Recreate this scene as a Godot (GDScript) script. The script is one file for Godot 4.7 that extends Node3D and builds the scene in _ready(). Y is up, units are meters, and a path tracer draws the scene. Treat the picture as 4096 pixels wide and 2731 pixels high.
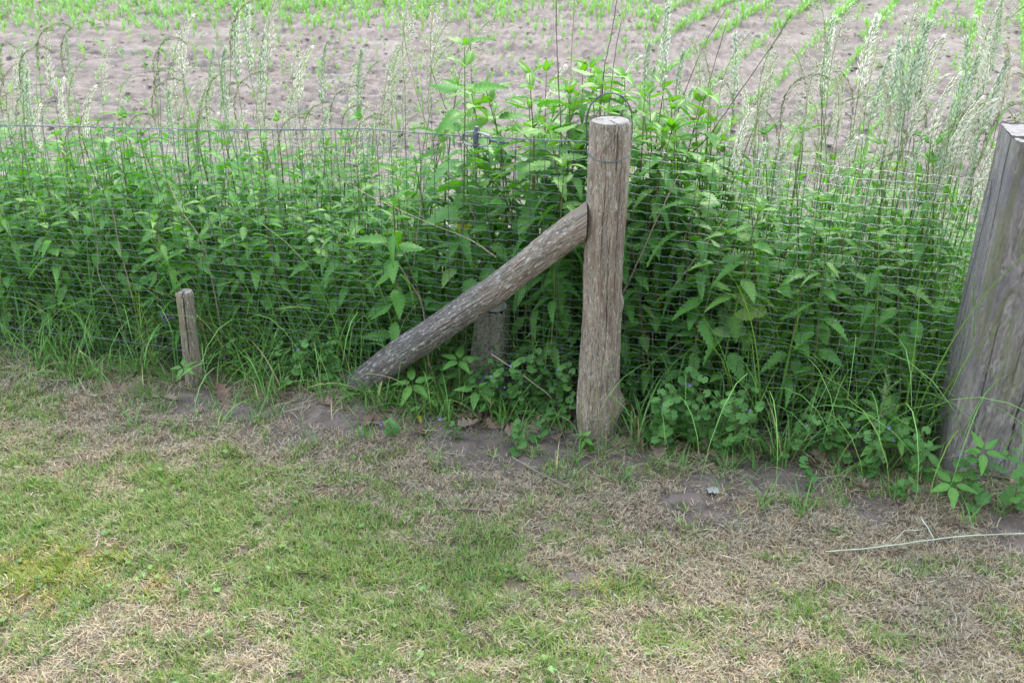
extends Node3D
# A wire mesh fence with a braced round post, nettles and tall grass behind it, a mown lawn in front and a tilled field beyond.

var rng := RandomNumberGenerator.new()
var nz := FastNoiseLite.new()
var nz2 := FastNoiseLite.new()
var used := {}
var M := {}

# ---------------------------------------------------------------- mesh helper
class MB:
	var v := PackedVector3Array()
	var c := PackedColorArray()
	var ix := PackedInt32Array()
	func add(p: Vector3, col: Color) -> int:
		v.append(p); c.append(col)
		return v.size() - 1
	func tri(a: int, b: int, d: int) -> void:
		ix.append(a); ix.append(b); ix.append(d)
	func quad(a: int, b: int, d: int, e: int) -> void:
		ix.append(a); ix.append(b); ix.append(d)
		ix.append(a); ix.append(d); ix.append(e)
	# a swept tube; radii and colours per point; ends closed
	func tube(pts: Array, radii: Array, cols: Array, sides: int, caps := true) -> void:
		var n := pts.size()
		var t: Vector3 = (pts[1] - pts[0]).normalized()
		var side := t.cross(Vector3.UP if absf(t.y) < 0.9 else Vector3.RIGHT).normalized()
		var first := v.size()
		for i in n:
			var p: Vector3 = pts[i]
			var tt: Vector3 = (pts[mini(i + 1, n - 1)] - pts[maxi(i - 1, 0)]).normalized()
			side = (side - tt * side.dot(tt)).normalized()
			var up := side.cross(tt)
			var r: float = radii[i % radii.size()] if radii.size() < n else radii[i]
			var col: Color = cols[i] if cols.size() == n else cols[0]
			for k in sides:
				var a := TAU * k / sides
				add(p + (side * cos(a) + up * sin(a)) * r, col)
		for i in n - 1:
			for k in sides:
				var a := first + i * sides + k
				var b := first + i * sides + (k + 1) % sides
				quad(a, b, b + sides, a + sides)
		if caps:
			for k in range(1, sides - 1):
				tri(first, first + k + 1, first + k)
				var e := first + (n - 1) * sides
				tri(e, e + k, e + k + 1)
	func done(m: Material) -> ArrayMesh:
		var nn := PackedVector3Array()
		nn.resize(v.size())
		for i in range(0, ix.size(), 3):
			var a := ix[i]; var b := ix[i + 1]; var d := ix[i + 2]
			var q := (v[d] - v[a]).cross(v[b] - v[a])
			nn[a] += q; nn[b] += q; nn[d] += q
		for i in nn.size():
			nn[i] = nn[i].normalized() if nn[i].length_squared() > 1e-24 else Vector3.UP
		var arr := []
		arr.resize(Mesh.ARRAY_MAX)
		arr[Mesh.ARRAY_VERTEX] = v
		arr[Mesh.ARRAY_NORMAL] = nn
		arr[Mesh.ARRAY_COLOR] = c
		arr[Mesh.ARRAY_INDEX] = ix
		var me := ArrayMesh.new()
		me.add_surface_from_arrays(Mesh.PRIMITIVE_TRIANGLES, arr)
		me.surface_set_material(0, m)
		return me

# ---------------------------------------------------------------- naming
func numbered(called: String) -> String:
	if not used.has(called):
		used[called] = 0
		return called
	used[called] += 1
	return "%s_%03d" % [called, used[called]]

func thing(called: String, label: String, category: String, at := Vector3.ZERO, group := "") -> Node3D:
	var o := Node3D.new()
	o.name = numbered(called)
	add_child(o)
	o.position = at
	tag(o, label, category, group)
	return o

func tag(o: Node3D, label: String, category: String, group := "") -> void:
	o.set_meta("label", label)
	o.set_meta("category", category)
	if group != "":
		o.set_meta("group", group)

func part(called: String, me: Mesh, parent: Node3D, t := Transform3D()) -> MeshInstance3D:
	var o := MeshInstance3D.new()
	o.mesh = me
	o.name = called
	o.transform = t
	parent.add_child(o, true)
	return o

func one(called: String, me: Mesh, label: String, category: String, at := Vector3.ZERO, group := "") -> MeshInstance3D:
	var o := MeshInstance3D.new()
	o.mesh = me
	o.name = numbered(called)
	add_child(o)
	o.position = at
	tag(o, label, category, group)
	return o

func copy(o: Node3D, t: Transform3D, label: String, group: String) -> Node3D:
	var r: Node3D = o.duplicate()
	r.name = numbered(String(o.name).rstrip("0123456789").trim_suffix("_"))
	add_child(r)
	r.transform = t
	r.set_meta("label", label)
	r.set_meta("group", group)
	return r

func rr(a: float, b: float) -> float:
	return rng.randf_range(a, b)

func vary(c: Color, s: float) -> Color:
	var k := 1.0 + rr(-s, s)
	return Color(c.r * k * (1.0 + rr(-s, s) * 0.4), c.g * k, c.b * k * (1.0 + rr(-s, s) * 0.4))

func n3(x: float, y: float, z: float) -> float:
	return nz.get_noise_3d(x, y, z)

func sstep(a: float, b: float, x: float) -> float:
	var t := clampf((x - a) / (b - a), 0.0, 1.0)
	return t * t * (3.0 - 2.0 * t)

# ---------------------------------------------------------------- the lie of the land
func zf(x: float) -> float:                       # the line of the fence
	return -2.62 + 0.236 * (clampf(x, -5.0, 5.0) - 0.25)

# [x, z, radius, strength] of bare soil, dry turf and moss in the lawn
var bare_spots := [[-0.10, -2.55, 0.17, 1.1], [0.06, -2.48, 0.13, 0.9], [0.50, -2.20, 0.10, 1.3], [-0.63, -2.60, 0.12, 0.8], [-1.03, -2.74, 0.11, 1.0], [0.77, -2.34, 0.13, 0.85], [0.16, -1.89, 0.06, 0.9], [-0.45, -2.62, 0.12, 0.6], [0.30, -2.40, 0.12, 0.5], [1.30, -2.08, 0.10, 1.1], [0.95, -2.17, 0.08, 0.7], [-0.82, -2.66, 0.10, 0.5], [0.62, -2.32, 0.10, 0.5]]
var dry_spots := [[-0.76, -2.57, 0.22, 0.9], [-1.22, -2.55, 0.22, 0.8], [-0.79, -1.82, 0.20, 0.9], [-0.55, -1.72, 0.14, 0.7], [-0.30, -2.42, 0.22, 0.7], [0.50, -2.05, 0.30, 0.7], [1.0, -1.95, 0.35, 0.9], [0.7, -1.7, 0.3, 0.6], [-0.25, -1.62, 0.12, 0.6], [0.2, -2.2, 0.25, 0.6], [1.1, -2.25, 0.2, 0.8], [-0.9, -1.66, 0.10, 0.5], [0.25, -1.75, 0.2, 0.5], [-1.6, -2.6, 0.3, 0.6]]
var green_spots := [[-0.92, -2.23, 0.26, 1.0], [-0.55, -2.05, 0.2, 0.8], [-0.40, -1.93, 0.2, 1.1], [-0.23, -1.83, 0.14, 1.0], [-1.3, -2.05, 0.25, 0.7], [0.35, -1.62, 0.1, 0.3], [-0.05, -2.0, 0.12, 0.4], [-1.7, -2.9, 0.3, 0.8]]
var moss_spots := [[-1.16, -1.93, 0.11, 1.0], [-1.05, -1.97, 0.06, 0.6], [-0.86, -1.88, 0.05, 0.6], [0.19, -1.86, 0.05, 0.6]]

func spots(l: Array, x: float, z: float) -> float:
	var s := 0.0
	for q in l:
		var d: float = ((x - q[0]) * (x - q[0]) + (z - q[1]) * (z - q[1])) / (q[2] * q[2])
		if d < 6.0:
			s += q[3] * exp(-d)
	return s

func bareness(x: float, z: float) -> float:
	var d := z - zf(x)
	return spots(bare_spots, x, z) * (1.0 + 0.5 * n3(x * 9.0, 7.0, z * 9.0)) + 0.34 * n3(x * 6.0, 3.0, z * 7.0) + 0.32 * n3(x * 24.0, 3.0, z * 24.0) + 0.20 * exp(-pow((d - 0.14) / 0.12, 2.0))

# 0: green turf, 1: dead turf; in clumps and patches with a drier strip along the fence
func dryness(x: float, z: float) -> float:
	var d := z - zf(x)
	var v := 0.47 + 0.05 * clampf(x, -1.0, 1.2) + spots(dry_spots, x, z) * 0.36 - spots(green_spots, x, z) * 0.46 + 0.55 * n3(x * 2.3, 9.0, z * 3.0) + 0.95 * n3(x * 6.0, 5.0, z * 9.0) + 0.30 * exp(-pow((d - 0.30) / 0.16, 2.0))
	return 0.5 + (v - 0.5) * 1.15

func gh(x: float, z: float) -> float:
	var w := z - zf(x)                             # positive: lawn side, negative: field side
	var h := 0.008 * n3(x * 3.0, 0.0, z * 3.0)
	h += 0.022 * exp(-w * w / 0.06)
	h += 0.045 * exp(-((x + 0.52) * (x + 0.52) + (z + 2.81) * (z + 2.81)) / 0.028)
	if w > 0.0:
		var d := ((x - 0.5) * (x - 0.5) + (z + 2.2) * (z + 2.2)) / 0.0081
		if d < 6.0:
			h += 0.032 * exp(-d) * (1.0 + 0.5 * n3(x * 40.0, 0.0, z * 40.0))
		h += 0.010 * n3(x * 14.0, 4.0, z * 14.0)
	var f := sstep(-0.75, -1.25, w)
	if f > 0.0:
		var rg := 1.0 - absf(n3(x * 0.9, 17.0, z * 4.5))
		var cl := nz2.get_noise_2d(x * 7.0 + 9.0, z * 15.0)
		h += f * (0.026 * n3(x * 1.4, 1.0, z * 5.0) + 0.034 * rg * rg * rg * rg + 0.020 * maxf(0.0, cl) + 0.020 * absf(nz2.get_noise_2d(x * 17.0 + 40.0, z * 30.0)) + 0.015 * n3(x * 34.0, 2.0, z * 44.0))
		# a shallow wheel track running off to the right
		var q := (x - 0.05) * 0.42 + (z + 6.6) * 0.91
		var trk := exp(-q * q / 0.05)
		h = lerpf(h, -0.022 + 0.006 * sin(x * 24.0 - z * 12.0), f * trk * 0.8)
	return h

func on(x: float, z: float) -> Vector3:
	return Vector3(x, gh(x, z), z)

func behind(x: float, b: float) -> Vector3:        # b metres behind the fence line
	return on(x, zf(x) - b)

func zone(x: float) -> String:
	if x < -1.08: return "past the short stake"
	if x < -0.55: return "between stake and brace foot"
	if x < 0.12: return "behind the brace"
	if x < 0.55: return "by the round post"
	return "between the two posts"

func lin(r: float, g: float, b: float) -> Color:
	return Color(r, g, b)

func mat(rough: float, spec := 0.5, backlight := Color(0, 0, 0)) -> StandardMaterial3D:
	var m := StandardMaterial3D.new()
	m.vertex_color_use_as_albedo = true
	m.roughness = rough
	m.metallic_specular = spec
	m.cull_mode = BaseMaterial3D.CULL_DISABLED
	if backlight.r + backlight.g + backlight.b > 0.0:
		m.backlight_enabled = true
		m.backlight = backlight
	return m

var dead_spec := [
	[[Vector3(0.118, 1.286, -2.871), Vector3(0.125, 1.114, -2.869), Vector3(0.132, 1.006, -2.868), Vector3(0.145, 0.818, -2.865), Vector3(0.165, 0.508, -2.860)], 0.0032, 0],
	[[Vector3(0.177, 1.290, -2.937), Vector3(0.175, 1.186, -2.938), Vector3(0.171, 0.966, -2.939), Vector3(0.178, 0.798, -2.937), Vector3(0.191, 0.594, -2.934)], 0.003, 1],
	[[Vector3(0.303, 1.254, -2.948), Vector3(0.283, 1.100, -2.952), Vector3(0.267, 0.988, -2.956), Vector3(0.265, 0.793, -2.956)], 0.0028, 0],
	[[Vector3(0.306, 1.164, -2.887), Vector3(0.292, 1.062, -2.890), Vector3(0.283, 0.926, -2.892), Vector3(0.278, 0.810, -2.893)], 0.0024, 0],
	[[Vector3(-0.319, 1.151, -3.014), Vector3(-0.310, 1.052, -3.012), Vector3(-0.277, 0.900, -3.004), Vector3(-0.222, 0.742, -2.991), Vector3(-0.117, 0.554, -2.967)], 0.0026, 1],
	[[Vector3(-0.132, 1.115, -3.210), Vector3(-0.130, 0.976, -3.210), Vector3(-0.123, 0.852, -3.208), Vector3(-0.111, 0.710, -3.205)], 0.0022, 0],
	[[Vector3(-0.237, 1.029, -2.935), Vector3(-0.217, 0.968, -2.930), Vector3(-0.187, 0.893, -2.923), Vector3(-0.112, 0.754, -2.905), Vector3(-0.008, 0.612, -2.881)], 0.0026, 0],
	[[Vector3(0.628, 1.176, -3.031), Vector3(0.575, 1.072, -3.043), Vector3(0.525, 0.917, -3.055), Vector3(0.508, 0.806, -3.059)], 0.0024, 0],
	[[Vector3(0.609, 1.143, -2.935), Vector3(0.586, 1.028, -2.941), Vector3(0.551, 0.848, -2.949), Vector3(0.537, 0.775, -2.952)], 0.0024, 0],
	[[Vector3(0.753, 1.187, -2.801), Vector3(0.711, 1.100, -2.811), Vector3(0.636, 0.964, -2.829), Vector3(0.572, 0.849, -2.844), Vector3(0.493, 0.714, -2.863)], 0.0028, 0],
	[[Vector3(0.696, 0.896, -2.815), Vector3(0.664, 0.765, -2.822), Vector3(0.639, 0.644, -2.828)], 0.0022, 0],
	[[Vector3(-1.120, 0.743, -3.003), Vector3(-1.076, 0.673, -2.993), Vector3(-1.036, 0.563, -2.983), Vector3(-0.982, 0.456, -2.971)], 0.0028, 1],
	[[Vector3(-1.275, 0.564, -3.030), Vector3(-1.276, 0.443, -3.030), Vector3(-1.268, 0.336, -3.028)], 0.0022, 1],
	[[Vector3(-0.526, 0.725, -2.853), Vector3(-0.407, 0.665, -2.825), Vector3(-0.244, 0.600, -2.787), Vector3(-0.123, 0.560, -2.758), Vector3(-0.046, 0.511, -2.740)], 0.0026, 1],
	[[Vector3(-0.416, 0.561, -2.837), Vector3(-0.365, 0.493, -2.825), Vector3(-0.321, 0.411, -2.815), Vector3(-0.279, 0.329, -2.805)], 0.003, 1],
	[[Vector3(-0.385, 0.684, -2.870), Vector3(-0.346, 0.536, -2.861), Vector3(-0.305, 0.396, -2.851), Vector3(-0.279, 0.302, -2.845)], 0.0022, 1],
	[[Vector3(0.455, 0.787, -2.642), Vector3(0.418, 0.691, -2.650), Vector3(0.367, 0.543, -2.662), Vector3(0.326, 0.425, -2.672)], 0.003, 1],
	[[Vector3(0.670, 0.799, -2.601), Vector3(0.595, 0.677, -2.619), Vector3(0.524, 0.554, -2.635), Vector3(0.463, 0.447, -2.650)], 0.0026, 1],
	[[Vector3(0.543, 0.783, -2.671), Vector3(0.520, 0.682, -2.676), Vector3(0.495, 0.575, -2.682)], 0.0026, 0],
	[[Vector3(0.250, 0.842, -2.920), Vector3(0.263, 0.683, -2.917), Vector3(0.277, 0.544, -2.914)], 0.004, 1],
	[[Vector3(0.157, 0.709, -2.792), Vector3(0.173, 0.563, -2.788), Vector3(0.180, 0.423, -2.787)], 0.0028, 0],
	[[Vector3(0.081, 0.819, -2.860), Vector3(0.051, 0.685, -2.867), Vector3(0.019, 0.502, -2.875)], 0.0022, 1],
	[[Vector3(-0.211, 0.843, -2.869), Vector3(-0.262, 0.694, -2.881), Vector3(-0.297, 0.496, -2.889), Vector3(-0.311, 0.349, -2.892)], 0.0024, 1],
	[[Vector3(-1.346, 0.570, -3.047), Vector3(-1.355, 0.435, -3.049), Vector3(-1.371, 0.311, -3.053), Vector3(-1.335, 0.235, -3.044)], 0.002, 1],
	[[Vector3(0.707, 0.523, -2.612), Vector3(0.745, 0.392, -2.603), Vector3(0.769, 0.282, -2.597)], 0.0022, 1],
]
var head_spec := [
	[Vector3(-1.67, 1.03, -3.37), 0], [Vector3(-1.61, 1.03, -3.41), 0], [Vector3(-1.61, 1.07, -3.56), 0], [Vector3(-1.50, 1.00, -3.43), 1], [Vector3(-1.43, 1.05, -3.52), 0], [Vector3(-1.17, 1.08, -3.46), 0], [Vector3(-1.15, 0.99, -3.45), 2], [Vector3(-1.05, 1.04, -3.48), 1], [Vector3(-0.88, 1.18, -3.29), 0], [Vector3(-0.87, 1.14, -3.38), 1], [Vector3(-0.86, 1.05, -3.38), 1], [Vector3(-0.78, 1.05, -3.46), 1], [Vector3(-0.81, 0.99, -3.37), 1], [Vector3(-0.37, 1.10, -3.22), 2], [Vector3(-0.32, 1.13, -3.25), 2], [Vector3(-0.24, 1.15, -3.23), 2], [Vector3(-0.41, 1.05, -3.18), 2], [Vector3(-0.45, 0.98, -3.18), 2], [Vector3(-0.29, 1.06, -3.15), 2], [Vector3(-0.49, 0.95, -3.19), 1], [Vector3(-0.26, 1.02, -3.24), 2], [Vector3(-0.54, 0.92, -3.21), 2], [Vector3(-0.61, 0.95, -3.32), 1], [Vector3(0.57, 1.12, -2.99), 1], [Vector3(0.66, 1.04, -3.02), 2], [Vector3(0.74, 1.03, -3.00), 1], [Vector3(0.80, 0.98, -2.79), 0], [Vector3(0.78, 1.08, -3.00), 2], [Vector3(0.87, 1.02, -2.97), 2], [Vector3(0.95, 1.21, -2.96), 2], [Vector3(0.99, 1.13, -3.00), 2], [Vector3(1.03, 1.10, -2.94), 1], [Vector3(0.93, 1.05, -2.91), 1], [Vector3(1.05, 1.09, -2.88), 1], [Vector3(1.10, 1.10, -2.92), 1], [Vector3(1.17, 1.17, -2.90), 2], [Vector3(1.19, 1.14, -2.90), 1], [Vector3(1.25, 1.14, -2.98), 2], [Vector3(1.20, 1.10, -2.80), 1], [Vector3(1.27, 1.22, -2.88), 2], [Vector3(1.31, 1.12, -2.87), 1], [Vector3(1.33, 1.09, -2.81), 1], [Vector3(1.33, 1.07, -2.77), 1], [Vector3(1.37, 1.06, -2.76), 1], [Vector3(0.99, 1.02, -2.85), 1], [Vector3(1.15, 1.06, -2.91), 1], [Vector3(1.25, 1.06, -2.79), 1], [Vector3(1.08, 1.01, -2.83), 1], [Vector3(1.05, 1.00, -2.93), 1], [Vector3(0.90, 0.96, -2.87), 2]
]

# ---------------------------------------------------------------- leaf shapes
# a toothed leaf along +x with a stalk; veins raised, teeth cut into the edge
func toothed_leaf(length: float, width: float, teeth: int, fold: float, droop: float, col: Color, edge: Color, notch := 0.70) -> ArrayMesh:
	var b := MB.new()
	var stalk := length * 0.16
	var scol := lin(col.r * 1.3, col.g * 1.1, col.b)
	b.tube([Vector3(0, 0, 0), Vector3(stalk * 0.6, 0.004, 0), Vector3(stalk, 0.003, 0)], [0.0011, 0.0009, 0.0008], [scol], 3, false)
	var n := teeth * 2
	var rows := []
	for i in n + 1:
		var t := float(i) / n
		var w := width * 0.5 * pow(minf(1.0, t * 2.9 + 0.18), 0.62) * pow(1.0 - t, 0.78) * 1.22
		var tip := i % 2 == 1
		if not tip:
			w *= notch
		var x := stalk + length * t
		var dr := -droop * length * t * t
		var pl := 0.022 * length * (1.0 if tip else -1.0)
		var ids := []
		for s in [-1.0, 1.0]:
			var k: float = t + (0.025 if tip else 0.0)
			var mid := Vector3(x + length * 0.03, dr + fold * w * 0.45 + pl, s * w * 0.52)
			var out := Vector3(stalk + length * k + length * 0.045, dr + fold * w * 0.8 + pl * 0.3 - 0.1 * w, s * w)
			var cm := vary(col, 0.10)
			ids.append([b.add(mid, cm), b.add(out, vary(edge, 0.10))])
		var c0 := b.add(Vector3(x, dr, 0), lin(col.r * 1.25, col.g * 1.12, col.b * 1.1))
		rows.append([ids[0][1], ids[0][0], c0, ids[1][0], ids[1][1]])
	for i in n:
		for k in 4:
			b.quad(rows[i][k], rows[i + 1][k], rows[i + 1][k + 1], rows[i][k + 1])
	return b.done(M.leaf)

# a kidney-shaped scalloped leaf in the xz plane, stalk from the origin
func round_leaf(r: float, col: Color) -> ArrayMesh:
	var b := MB.new()
	b.tube([Vector3.ZERO, Vector3(r * 0.5, r * 0.35, 0), Vector3(r * 0.9, r * 0.4, 0)], [0.0009, 0.0008, 0.0007], [lin(0.16, 0.17, 0.06)], 3, false)
	var c0 := b.add(Vector3(r * 0.9, r * 0.4, 0), lin(col.r * 1.25, col.g * 1.15, col.b))
	var inner := []
	var outer := []
	var n := 22
	for i in n + 1:
		var a := lerpf(-2.72, 2.72, float(i) / n)
		var q := 1.0 if i % 3 != 0 else 0.84
		var rad := r * (0.96 + 0.10 * cos(a)) * q
		var wave := 0.10 * r * sin(a * 3.0)
		inner.append(b.add(Vector3(r * 0.9 + cos(a) * rad * 0.55, r * 0.4 + r * 0.10 + (0.06 * r if i % 3 != 0 else -0.02 * r), sin(a) * rad * 0.55), vary(col, 0.08)))
		outer.append(b.add(Vector3(r * 0.9 + cos(a) * rad, r * 0.4 + r * 0.06 + wave, sin(a) * rad), vary(col, 0.12)))
	for i in n:
		b.tri(c0, inner[i], inner[i + 1])
		b.quad(inner[i], outer[i], outer[i + 1], inner[i + 1])
	return b.done(M.leaf)

# a smooth pointed leaflet
func leaflet(length: float, width: float, col: Color, droop := 0.15) -> ArrayMesh:
	return toothed_leaf(length, width, 8, 0.25, droop, col, col, 0.93)

# an oak leaf, dry and curled
func oak_leaf(seed_: int, col: Color) -> ArrayMesh:
	var b := MB.new()
	var n := 16
	var rows := []
	var curl := rr(0.5, 1.4)
	for i in n + 1:
		var t := float(i) / n
		var w := 0.027 * sin(PI * pow(t, 0.75)) * (0.78 + 0.32 * cos(t * TAU * 4.0 + seed_)) + 0.0012
		var x := (t - 0.5) * 0.085
		var ids := []
		for s in [-1.0, -0.5, 0.0, 0.5, 1.0]:
			var y: float = curl * (s * w) * (s * w) * 14.0 + curl * 2.5 * x * x + 0.002 * sin(t * 20.0 + s * 5.0 + seed_)
			ids.append(b.add(Vector3(x, y + 0.002, s * w), vary(col, 0.15)))
		rows.append(ids)
	for i in n:
		for k in 4:
			b.quad(rows[i][k], rows[i + 1][k], rows[i + 1][k + 1], rows[i][k + 1])
	return b.done(M.dry)

# a grass blade one metre long, arching over from upright; scaled where it is used
func blade_mesh(start: float, end: float, width: float, col: Color, tip: Color, twist := 0.0, m: Material = null) -> ArrayMesh:
	var b := MB.new()
	var n := 8
	var p := Vector3.ZERO
	var rows := []
	for i in n + 1:
		var t := float(i) / n
		var a := lerpf(start, end, pow(t, 1.4))
		var w := width * 0.5 * (0.75 + 0.5 * sin(PI * minf(1.0, t * 1.3))) * pow(1.0 - t, 0.55) + 0.0005
		var tw := twist * t
		var side := Vector3(sin(tw) * -sin(a), sin(tw) * cos(a), cos(tw))
		var cc := col.lerp(tip, pow(t, 2.0))
		rows.append([b.add(p - side * w, vary(cc, 0.08)), b.add(p + Vector3(-sin(a), cos(a), 0) * w * -0.35, lin(cc.r * 1.1, cc.g * 1.08, cc.b)), b.add(p + side * w, vary(cc, 0.08))])
		p += Vector3(cos(a), sin(a), 0) / n
	for i in n:
		for k in 2:
			b.quad(rows[i][k], rows[i + 1][k], rows[i + 1][k + 1], rows[i][k + 1])
	return b.done(m if m else M.grass)

func spikelet(b: MB, p: Vector3, d: Vector3, l: float, w: float, col: Color) -> void:
	var s := d.cross(Vector3(0.3, 0.9, 0.2)).normalized()
	var u := s.cross(d).normalized()
	var c := vary(col, 0.10)
	var a := b.add(p, c)
	var e := b.add(p + d * l, c)
	var m1 := b.add(p + d * l * 0.4 + s * w, c)
	var m2 := b.add(p + d * l * 0.4 - s * w, c)
	var m3 := b.add(p + d * l * 0.4 + u * w * 0.7, c)
	b.tri(a, m1, m3); b.tri(a, m3, m2); b.tri(a, m2, m1)
	b.tri(e, m3, m1); b.tri(e, m2, m3); b.tri(e, m1, m2)

# a seed head along a nodding axis, beginning at the origin and rising along +y
func seed_head(kind: int, col: Color) -> ArrayMesh:
	var b := MB.new()
	var length: float = [0.24, 0.20, 0.25][kind]
	var nod: float = [1.4, 0.7, 0.8][kind] * rr(0.4, 1.7)
	var steps: int = [40, 56, 40][kind]
	var p := Vector3.ZERO
	var axis := [p]
	for i in steps:
		var t := float(i) / steps
		var a := PI * 0.5 - nod * pow(t, 1.6)
		var d := Vector3(cos(a), sin(a), 0)
		p += d * length / steps
		axis.append(p)
		var across := Vector3(-sin(a), cos(a), 0)
		var spread: float = [0.006, 0.013, 0.036][kind] * (1.0 - 0.75 * t) * (0.4 + 0.6 * minf(1.0, t * 6.0))
		for k in (2 if kind != 1 else 4):
			var az := rr(0, TAU)
			var out := (across * cos(az) + Vector3(0, 0, 1) * sin(az))
			var tip := p + out * spread * rr(0.4, 1.2) + d * spread * 0.6 + Vector3(0.3, -0.5, 0) * spread * 0.7
			if kind == 2:
				b.tube([p, p.lerp(tip, 0.5) + Vector3(0, 0.004, 0), tip], [0.0004], [col], 3, false)
			for q in (2 if kind == 2 else 1):
				var dir := (d + out * (0.22 if kind == 1 else 0.45) + Vector3(0.25, -0.25 * t, 0) + Vector3(rr(-.2, .2), rr(-.2, .2), rr(-.2, .2))).normalized()
				spikelet(b, tip - dir * 0.007 * q, dir, [0.012, 0.017, 0.012][kind] * rr(0.8, 1.3), [0.0016, 0.0018, 0.0014][kind], col)
	b.tube(axis, [0.0009, 0.0009], [lin(0.24, 0.28, 0.11)], 3, false)
	return b.done(M.seed)

# ---------------------------------------------------------------- weathered round timber
# cracks: [angle, from, to, depth, half width] along the length (0..1)
func round_timber(p0: Vector3, p1: Vector3, prof: Callable, segs: int, rows: int, cracks: Array, paint: Callable, warp: Callable, end_top: Callable) -> ArrayMesh:
	var b := MB.new()
	var axis := (p1 - p0)
	var len_ := axis.length()
	axis /= len_
	var side := axis.cross(Vector3(0, 0, 1)).normalized()
	if side.length() < 0.5: side = Vector3.RIGHT
	var front := side.cross(axis).normalized()
	if front.z < 0.0:
		front = -front
	# angle 0 faces +z (towards the lawn), positive towards +side
	if side.x < 0.0 and absf(axis.y) > 0.8: side = -side
	for j in rows + 1:
		var t := float(j) / rows
		var r0: float = prof.call(t)
		for k in segs:
			var a := TAU * k / segs
			var ca := cos(a); var sa := sin(a)
			var s := t * len_
			var r := r0 * (1.0 + 0.030 * n3(ca * 1.2, s * 2.0, sa * 1.2))
			r += 0.0014 * n3(ca * 9.0, s * 8.0, sa * 9.0) + 0.0012 * nz2.get_noise_3d(ca * 22.0, s * 34.0, sa * 22.0)
			var deep := 0.0
			for q in cracks:
				if t < q[1] or t > q[2]: continue
				var wob := 0.05 * n3(q[0] * 7.0, s * 14.0, 0.0) + 0.03 * n3(q[0] * 3.0, s * 50.0, 5.0)
				var d := absf(angle_difference(a, q[0] + wob)) * r0
				var u: float = (t - q[1]) / (q[2] - q[1])
				var en := minf(1.0, minf(u, 1.0 - u) * 5.0) if q[2] < 1.0 else minf(1.0, u * 5.0)
				var hw: float = q[4] * (0.55 + 0.45 * en) * (0.8 + 0.5 * n3(q[0], s * 30.0, 2.0))
				if d < hw:
					deep = maxf(deep, q[3] * 0.6 * en * (1.0 - d / hw * 0.55))
			r -= deep
			var off: Vector3 = warp.call(t, a)
			var lim: float = len_ + end_top.call(a, r)
			var base := p0 + axis * (lim if j == rows or s > lim else s)
			b.add(base + (front * ca + side * sa) * r + off, paint.call(a, t, s))
	var flip := side.cross(front).dot(axis) > 0.0
	for j in rows:
		for k in segs:
			var a := j * segs + k
			var d := j * segs + (k + 1) % segs
			if not flip: b.quad(a, a + segs, d + segs, d)
			else: b.quad(a, d, d + segs, a + segs)
	return b.done(M.wood)

# the sawn end: rings, saw marks and radial checks
func sawn_end(r: float, tilt: Vector3, gap: float, gap_w: float, col: Color) -> ArrayMesh:
	var b := MB.new()
	var rings := 18
	var segs := 96
	var c0 := b.add(Vector3.ZERO, col)
	for j in range(1, rings + 1):
		var f := float(j) / rings
		for k in segs:
			var a := TAU * k / segs
			var rad := r * f * (1.0 + 0.02 * n3(cos(a) * 2.0, 0, sin(a) * 2.0))
			var p := Vector3(sin(a) * rad, 0, cos(a) * rad)
			var y := p.dot(tilt) + 0.0006 * sin(f * 42.0 + 2.0 * n3(p.x * 30.0, 1, p.z * 30.0)) - (0.004 * pow(f, 12.0))
			var ck := 0.0
			for q in [[gap, gap_w, 0.08, 1.0], [gap + 2.3, 0.0011, 0.3, 0.9], [gap - 1.9, 0.0010, 0.25, 0.8], [gap + 3.9, 0.0012, 0.4, 1.0]]:
				var d := absf(angle_difference(a, q[0] + 0.1 * n3(f * 5.0, q[0], 0))) * rad
				if f > q[2] and f <= q[3] and d < q[1]: ck = 0.006
			y -= ck
			var g := 0.5 + 0.5 * sin(f * 42.0 + 2.0 * n3(p.x * 30.0, 1, p.z * 30.0))
			var m := 0.88 + 0.12 * g + 0.25 * n3(p.x * 60.0, 3, p.z * 60.0)
			p.y = y
			b.add(p, lin(col.r * m, col.g * m, col.b * m))
	for k in segs:
		b.tri(c0, 1 + (k + 1) % segs, 1 + k)
	for j in rings - 1:
		for k in segs:
			var a := 1 + j * segs + k
			var d := 1 + j * segs + (k + 1) % segs
			b.quad(a, d, d + segs, a + segs)
	return b.done(M.wood)

func ring_path(c: Vector3, rx: float, rz: float, tilt: Vector3, n: int) -> Array:
	var o := []
	for i in n + 1:
		var a := TAU * i / n
		var p := Vector3(sin(a) * rx, 0, cos(a) * rz)
		p.y = p.dot(tilt)
		o.append(c + p)
	return o

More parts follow.
